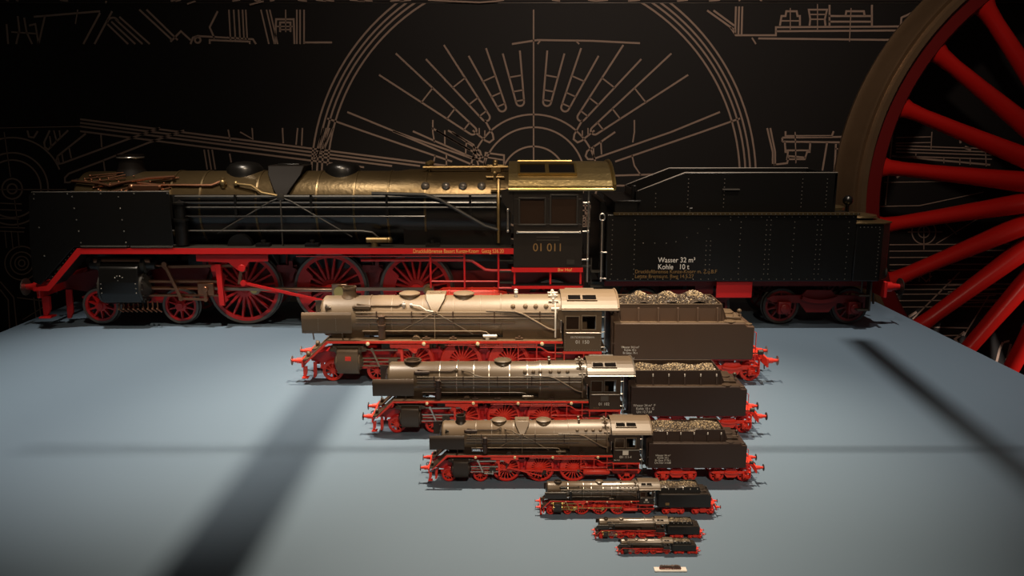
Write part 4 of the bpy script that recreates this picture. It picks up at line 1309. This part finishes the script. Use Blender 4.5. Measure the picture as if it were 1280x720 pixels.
        P(MB().lathe((21.5, 0, 3.26), (0, 0, 1), [(0.34, 0), (0.34, 0.07), (0.1, 0.11), (0, 0.11)], 20), 'water_hatch', mtop)
        P(MB().lathe((21.35, -1.2, 3.115), (0, 0, 1), [(0.30, 0), (0.30, 0.03), (0, 0.06)], 18), 'filler_lid', mtop)
        P(MB().lathe((22.28, -1.2, 2.95), (0, 0, 1), [(0.16, 0), (0.16, 0.06), (0, 0.1)], 14), 'filler_lid', mtop)
        if lod < 3:
            q = MB().tube([(21.6, -0.9, 3.28), (21.6, -0.9, 3.42), (21.98, -0.9, 3.40), (22.0, -0.9, 3.2)], 0.018, 6)
            P(q, 'deck_rail', cfg['pipe'])
        # lettering
        if k == 2:
            text('data_lettering', 'Wasser 34,0 m³\nKohle 10 t\nBr.Gew. 76 t\n\nBw Hof', 0.15, (16.55, -1.505, 1.62), M['white'], body, sc, off, xs=0.9)
        elif k == 3:
            text('data_lettering', 'Wasser 34 m³  P\n  Kohle 10 t  G\nUnt 12.7.64', 0.21, (16.55, -1.505, 1.75), M['white'], body, sc, off, xs=0.9)
        elif k == 4:
            text('data_lettering', 'Wasser 34 m³\nKohle 10 t\nBr.Gew. P 76 t\nUnt Nür 3.4.68', 0.19, (16.75, -1.505, 1.95), M['white'], body, sc, off, xs=0.95)
        elif k == 5:
            P(MB().box(16.65, 17.15, -1.515, -1.5, 1.60, 1.95), 'data_plate', M['gold'], body)
    # sole bar and frame
    f = MB()
    for s in (-1, 1): f.box(15.8, 22.9, s * 1.05, s * 1.12, 1.12, 1.32)
    f.box(15.8, 22.6, -1.05, 1.05, 1.24, 1.32).box(18.3, 18.8, -0.9, 0.9, 0.85, 1.24)
    P(f, 'tender_frame', cfg['frame'])
    if big:
        P(MB().box(18.75, 19.70, -1.42, -1.36, 0.86, 1.30), 'battery_box', red, bevel=0.01)
    xr = 23.32
    b = MB().box(xr - 0.08, xr, -1.38, 1.38, 0.85, 1.28).box(22.6, xr - 0.08, -0.5, 0.5, 1.0, 1.25)
    beam = P(b, 'buffer_beam', red, bevel=0.01)
    for s in (-1, 1): buffer_(xr, s * 0.875, 1.05, 1, sc, off, beam, red, M['steel'] if k == 2 else M['darkmetal'], lod)
    hk = MB().tube([(xr, 0, 1.05), (xr + 0.2, 0, 1.05), (xr + 0.28, 0, 0.95), (xr + 0.25, 0, 0.8)], 0.035).tube([(xr, -0.3, 0.95), (xr + 0.12, -0.32, 0.85), (xr + 0.14, -0.33, 0.45)], 0.03)
    P(hk, 'coupling_hook', M['darkmetal'], beam)
    for s in (-1, 1):
        l = MB().lathe((22.95 if not big else 23.2, s * 1.15, 1.55 if not big else 1.5), (1, 0, 0), [(0.0, -0.12), (0.12, -0.10), (0.13, 0.10), (0.15, 0.12), (0.0, 0.14)], 14)
        l.tube([(22.5, s * 1.15, 1.5), (22.95, s * 1.15, 1.5)], 0.035, 6)
        P(l, 'rear_lantern', M['darkmetal'])
        q = MB()
        q.tube([(22.62, s * 1.4, 1.0), (22.62, s * 1.4, 2.6), (22.52, s * 1.4, 2.65)], 0.022, 6)
        for z in (0.5, 0.9): q.box(22.55, 22.85, s * 1.2, s * 1.44, z, z + 0.03)
        q.box(22.84, 22.88, s * 1.2, s * 1.44, 0.5, 1.3)
        P(q, 'rear_steps', red if not big else M['darkmetal'])
    if big:
        P(MB().ball((22.6, -0.1, 3.33), 0.14, 14).cyl((22.6, -0.1, 2.9), (22.6, -0.1, 3.25), 0.05, n=10), 'top_lantern', M['gloss'])
    elif lod < 3:
        P(MB().ball((22.2, 0.2, 3.3), 0.12, 12).cyl((22.2, 0.2, 3.0), (22.2, 0.2, 3.25), 0.04, n=8), 'top_lantern', mtop)
    # bogies
    redb = cfg['frame'] if big else red
    for xa in (16.9, 20.7):
        bg = MB()
        for s in (-1, 1):
            bg.prism([(xa - 0.45, 0.74), (xa - 0.3, 0.82), (xa + 0.5, 0.84), (xa + 0.62, 0.98), (xa + 1.28, 0.98), (xa + 1.4, 0.84), (xa + 2.2, 0.82), (xa + 2.35, 0.74), (xa + 2.2, 0.64), (xa + 1.45, 0.62), (xa + 1.25, 0.36), (xa + 0.65, 0.36), (xa + 0.45, 0.62), (xa - 0.3, 0.64)], s * 0.92, s * 0.99)
        bg.box(xa + 0.75, xa + 1.15, -0.92, 0.92, 0.5, 0.9)
        bo = P(bg, 'bogie_frame', redb)
        for s in (-1, 1):
            for x in (xa, xa + 1.9):
                q = MB().box(x - 0.17, x + 0.17, s * 0.98, s * 1.16, 0.34, 0.68).lathe((x, s * 1.16, 0.5), (0, s, 0), [(0.14, 0), (0.13, 0.05), (0, 0.08)], 14)
                P(q, 'axle_box', redb, bo, bevel=0.02)
            q = MB()
            q.strip([(xa + 0.45 + 0.1 * i, 0.74 - 0.10 * (1 - ((i - 5) / 5) ** 2)) for i in range(11)], s * 1.0, s * 1.12, 0.10)
            P(q, 'leaf_spring', redb, bo)
    for xa in (16.9, 18.8, 20.7, 22.6):
        for s in (-1, 1):
            wheel_parts(xa, s, 0.5, 'tender', max(1, lod), sc, off, root, redb, tyre_of(cfg), name='tender_wheel')
        P(MB().cyl((xa, -0.7, 0.5), (xa, 0.7, 0.5), 0.08, n=10), 'axle', M['darkmetal'])
    # drawbar to the locomotive
    P(MB().box(15.45, 15.9, -0.15, 0.15, 0.95, 1.05), 'drawbar', M['darkmetal'])
    return root


def tyre_of(cfg): return cfg['tyre'] if cfg['id'] > 1 else M['darkmetal']


# ------------------------------------------------------------------ the row of models
POS = {1: (2.2372, -1.3376, 9.95), 2: (1.6952, -0.4755, 22.82), 3: (1.3879, -0.2686, 32.94), 4: (1.1817, -0.1431, 44.74),
       5: (1.0653, 0.0331, 90.3), 6: (0.9939, 0.1076, 156.0), 7: (0.9527, 0.1345, 216.0)}
W2 = ((13.45, 14.05, 2.80, 3.42), (14.22, 14.85, 2.80, 3.46))


def cfg_for(k):
    Y, X0, N = POS[k]
    c = dict(id=k, Y=Y, X0=X0, N=N)
    if k == 1:
        c.update(lod=0, mats=(M['gloss'], M['bronze'], M['gloss']), red=M['red'], frame=M['redshade'], steel=M['copper'], rod=M['rodsteel'], tyre=M['greysteel'],
                 bands=(4.2, 5.0, 6.5, 8.1, 9.1, 10.0, 11.0), bandmat=M['bronze'], chimney='tall', domestyle='round', domes=(5.95, 8.65), hopper=7.2,
                 plugs=(11.0, 11.55, 12.0, 12.5), plugmat=M['steel'], pipe=M['darkmetal'], pipedark=M['gloss'], fit=M['dullbrass'], fit2=M['copper'],
                 win=((13.52, 14.15, 2.85, 3.50), (14.33, 14.98, 2.85, 3.58)), winmat=M['darkmetal'], cabmat=M['cab'], roofmat=M['roofgold'], roofbead=M['brass'],
                 vents=((13.52, 14.18), (14.28, 14.95)), sill=M['red'], pin=0.0)
        return c
    mats = SATIN[min(k, 5)]
    c.update(mats=mats, red=M['redlit'], frame=M['red'], steel=M['steel'], rod=M['redlit'], tyre=M['red'] if k > 2 else M['redlit'],
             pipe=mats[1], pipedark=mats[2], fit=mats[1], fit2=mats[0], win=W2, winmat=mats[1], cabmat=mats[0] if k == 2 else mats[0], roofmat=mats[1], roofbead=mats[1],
             vents=((13.55, 14.15), (14.25, 14.9)), sill=M['redlit'], defl=(2.58, 3.60), deflx=(0.75, 3.15), plugmat=mats[1], domestyle='dish', bandmat=mats[1],
             chimney='tall', domes=(5.79, 8.47), hopper=7.11, plugs=(10.9, 11.5, 12.0, 12.5), bands=(3.9, 5.0, 6.5, 8.0, 9.3, 10.3), lod=1)
    if k == 2:
        c.update(fit=M['white'], steel=mats[1], rod=M['redlit'], pin=-0.5, tyre=M['redlit'])
    if k == 3:
        c.update(chimney='ring', domes=(8.3,), hopper=None, bandmat=M['steel'], bands=(4.6, 5.6, 6.6, 7.5, 8.7, 9.75, 10.5), plugs=(9.6, 10.1, 10.5, 11.1, 11.6, 12.1), roofbead=M['steel'], winmat=M['greysteel'], pin=-0.9, defl=(2.50, 3.5))
    if k == 4:
        c.update(pin=-0.35, domes=(5.5, 8.6), hopper=7.1, chimney='tall', defl=(2.62, 3.6))
    if k == 5:
        c.update(lod=2, chimney='ring', domes=(8.3,), hopper=None, bandmat=M['steel'], bands=(4.2, 6.2, 7.2, 8.7, 9.8, 10.6), roofbead=M['steel'], steel=M['brass'], fit2=M['brass'], deflx=(1.2, 4.0), defl=(2.45, 3.35), rod=M['brass'], pin=0.0)
    if k >= 6:
        c.update(lod=3, chimney='ring', domes=(6.2,) if k == 6 else (5.9, 8.6), hopper=None, bands=(4.2, 6.2, 8.7), plugs=(), roofbead=M['steel'] if k == 6 else mats[1], fit2=M['brass'] if k == 6 else mats[0], deflx=(1.0, 3.4), defl=(2.45, 3.35))
    return c


LAB = {
    1: ('huge glossy black locomotive numbered 01 011 at the back of the table', 'huge riveted black tender marked Wasser 32 at the back of the table'),
    2: ('weathered brown locomotive numbered 01 150, second largest, in front of the huge black one', 'brown tender with three pale coal peaks, second largest of the row'),
    3: ('third largest locomotive, brown-black with bright boiler bands and ring chimney', 'third largest tender, black with white-tipped ribs and level grey coal'),
    4: ('fourth largest locomotive, dark with white emblem on its cab and three boiler-top domes', 'fourth largest tender, black with four lines of white lettering on its side'),
    5: ('palm-sized black locomotive with bright boiler bands and brass valve gear, fifth in the row', 'palm-sized black tender with small tan plate on its side, fifth in the row'),
    6: ('small black and red locomotive, third smallest, behind the two tiniest engines', 'small black tender, third smallest, with raised ribs and light coal'),
    7: ('very small black and red locomotive standing directly behind the white plate', 'very small black tender standing right behind the white plate'),
}
for k in range(1, 8):
    c = cfg_for(k)
    c['label'], c['tlabel'] = LAB[k]
    locomotive(c)
    tender(c)

# ------------------------------------------------------------------ the tiniest engine on its white plate
Y8, X8 = 0.9105, 0.1782
pl = MB().box(X8, X8 + 0.0405, Y8 - 0.0045, Y8 + 0.0045, TZ, TZ + 0.0022)
pl = pl.build('display_plate', M['plate'], bevel=0.0004)
tag(pl, 'small white plate lying at the front of the blue-grey table', 'plate')
s8 = 0.0285 / 23.9
zb = TZ + 0.0022
r8 = bpy.data.objects.new('miniature_locomotive', None)
C.objects.link(r8)
r8.location = (X8 + 0.0057 + 7.8 * s8, Y8, zb)
tag(r8, 'tiniest brown locomotive of the row, standing on the white plate', 'locomotive', GRP_L)
off = Vector((7.8, 0, 0))
P8 = lambda b, name, m, r, of: b.build(name, m, r, s8, of)
P8(MB().lathe((0, 0, 3.1), (1, 0, 0), [(0, 1.5), (1.0, 1.6), (1.0, 13.3), (0, 13.3)], 16), 'boiler', M['tinyblack'], r8, off)
P8(MB().box(1.0, 13.3, -1.45, 1.45, 2.1, 2.3).box(1.2, 3.6, -1.5, -1.3, 2.3, 3.3).box(1.2, 3.6, 1.3, 1.5, 2.3, 3.3), 'running_board', M['tinyblack'], r8, off)
P8(MB().prism([(-1.5, 1.6), (-1.5, 3.8), (-0.8, 4.25), (0.8, 4.25), (1.5, 3.8), (1.5, 1.6)], 13.2, 15.6, 'x'), 'cab', M['tinyblack'], r8, off)
P8(MB().box(0.6, 15.2, -0.8, 0.8, 0.9, 2.1).box(0.5, 0.8, -1.3, 1.3, 0.8, 1.3), 'main_frame', M['tinyred'], r8, off)
P8(MB().cyl((2.9, 0, 4.0), (2.9, 0, 4.7), 0.4, n=10), 'chimney', M['tinyblack'], r8, off)
P8(MB().ball((6, 0, 4.1), 0.5, 10), 'steam_dome', M['tinyblack'], r8, off)
P8(MB().ball((8.6, 0, 4.1), 0.5, 10), 'steam_dome', M['tinyblack'], r8, off)
for s in (-1, 1):
    for x, r in ((2.0, 0.5), (4.2, 0.5), (6.0, 1.0), (8.35, 1.0), (10.7, 1.0), (14.4, 0.62)):
        P8(MB().cyl((x, s * 0.8, r), (x, s * 1.0, r), r, n=14), 'wheel', M['tinyred'], r8, off)
    P8(MB().box(5.9, 11.0, s * 1.0, s * 1.15, 0.9, 1.1), 'coupling_rod', M['steel'], r8, off)
t8 = bpy.data.objects.new('miniature_tender', None)
C.objects.link(t8)
t8.location = (X8 + 0.0057 + 19.6 * s8, Y8, zb)
tag(t8, 'tiniest brown tender of the row, standing on the white plate', 'tender', GRP_T)
off = Vector((19.6, 0, 0))
P8(MB().box(15.9, 22.6, -1.5, 1.5, 1.3, 3.1), 'water_tank', M['tinyblack'], t8, off)
P8(MB().prism([(16.2, 3.1), (16.4, 4.0), (17.5, 4.15), (20.6, 3.9), (21.0, 3.1)], -1.1, 1.1), 'coal_bunker', M['tinyblack'], t8, off)
P8(MB().box(15.9, 23.3, -0.8, 0.8, 0.9, 1.3).box(23.2, 23.4, -1.3, 1.3, 0.8, 1.3), 'tender_frame', M['tinyred'], t8, off)
for s in (-1, 1):
    for x in (16.9, 18.8, 20.7, 22.5):
        P8(MB().cyl((x, s * 0.8, 0.5), (x, s * 1.0, 0.5), 0.5, n=12), 'tender_wheel', M['tinyred'], t8, off)

# ------------------------------------------------------------------ the full-size driving wheel behind the table
K = 0.943
HX, HY, HZ = 2.180, 2.95, TZ + 0.305
wr = bpy.data.objects.new('locomotive_driving_wheel', None)
C.objects.link(wr)
wr.location = (HX, HY, 0)
wr['_c'] = [0, 0, 0]
tag(wr, 'full-size red spoked locomotive driving wheel with steel tyre behind the table', 'wheel')
H = (HX, HY, HZ)


def WP(b, name, m, par=wr, **kw):
    o = b.build(name, m, **kw)
    o.parent = par
    base = Vector(par.location) if par is wr else Vector(par['_w'])
    o['_w'] = list(o.location)
    o.location = Vector(o.location) - base
    return o


prof = [(0.955, -0.055), (0.955, 0.06), (1.035, 0.075), (1.04, 0.05), (1.020, 0.03), (1.012, -0.05), (1.004, -0.060), (0.990, -0.054), (0.980, -0.066), (0.960, -0.066), (0.955, -0.055)]
WP(MB().lathe(H, (0, 1, 0), [(r_ * K, h_) for r_, h_ in prof], 144), 'tyre', M['tyre'])
WP(MB().lathe(H, (0, 1, 0), [(r_ * K, h_) for r_, h_ in [(0.885, -0.02), (0.90, -0.045), (0.955, -0.045), (0.955, 0.045), (0.90, 0.045), (0.885, 0.02), (0.885, -0.02)]], 120), 'felloe', M['redshade'])
WP(MB().lathe(H, (0, 1, 0), [(0.0, -0.16), (0.10, -0.16), (0.11, -0.14), (0.20, -0.13), (0.235, -0.10), (0.24, 0.08), (0.20, 0.11), (0, 0.11)], 64), 'hub', M['wheelred'])
for i in range(24):
    a = R(174.1 + i * 15 )
    d = Vector((math.cos(a), 0, math.sin(a)))
    t = Vector((-math.sin(a), 0, math.cos(a)))
    b = MB()
    n = 14
    rows = []
    for q, hw, hy in ((0.19, 0.044, 0.055), (0.28, 0.040, 0.050), (0.45, 0.034, 0.043), (0.66, 0.028, 0.036), (0.80, 0.026, 0.034), (0.86, 0.030, 0.036), (0.91, 0.050, 0.040)):
        c = Vector(H) + d * q * K
        rows.append([c + t * hw * math.cos(2 * PI * j / n) + Vector((0, hy * math.sin(2 * PI * j / n), 0)) for j in range(n)])
    vs = [p for r_ in rows for p in r_]
    fs = [(r_ * n + j, r_ * n + (j + 1) % n, (r_ + 1) * n + (j + 1) % n, (r_ + 1) * n + j) for r_ in range(len(rows) - 1) for j in range(n)]
    b.add(vs, fs)
    WP(b, 'spoke', M['wheelred'])
# crank boss on the far side from the view, with its pin
ca_ = R(-15)
cp = Vector(H) + Vector((math.cos(ca_), 0, math.sin(ca_))) * 0.33
WP(MB().lathe(tuple(cp), (0, -1, 0), [(0.16, -0.05), (0.16, 0.10), (0.10, 0.12), (0.09, 0.24), (0, 0.24)], 32), 'crank_pin', M['steel'])
# stand under the wheel
st = MB().prism([(HX - 0.55, 0), (HX + 0.55, 0), (HX + 0.35, HZ - 0.87), (HX + 0.17, HZ - 0.937), (HX, HZ - 0.950), (HX - 0.17, HZ - 0.937), (HX - 0.35, HZ - 0.87)], HY - 0.045, HY + 0.025)
sto = st.build('wheel_stand', M['beam'])
tag(sto, 'dark stand holding the full-size red wheel upright', 'stand')

# tidy helper properties
for o in bpy.data.objects:
    for kx in ('_c', '_w', '_o'):
        if kx in o: del o[kx]
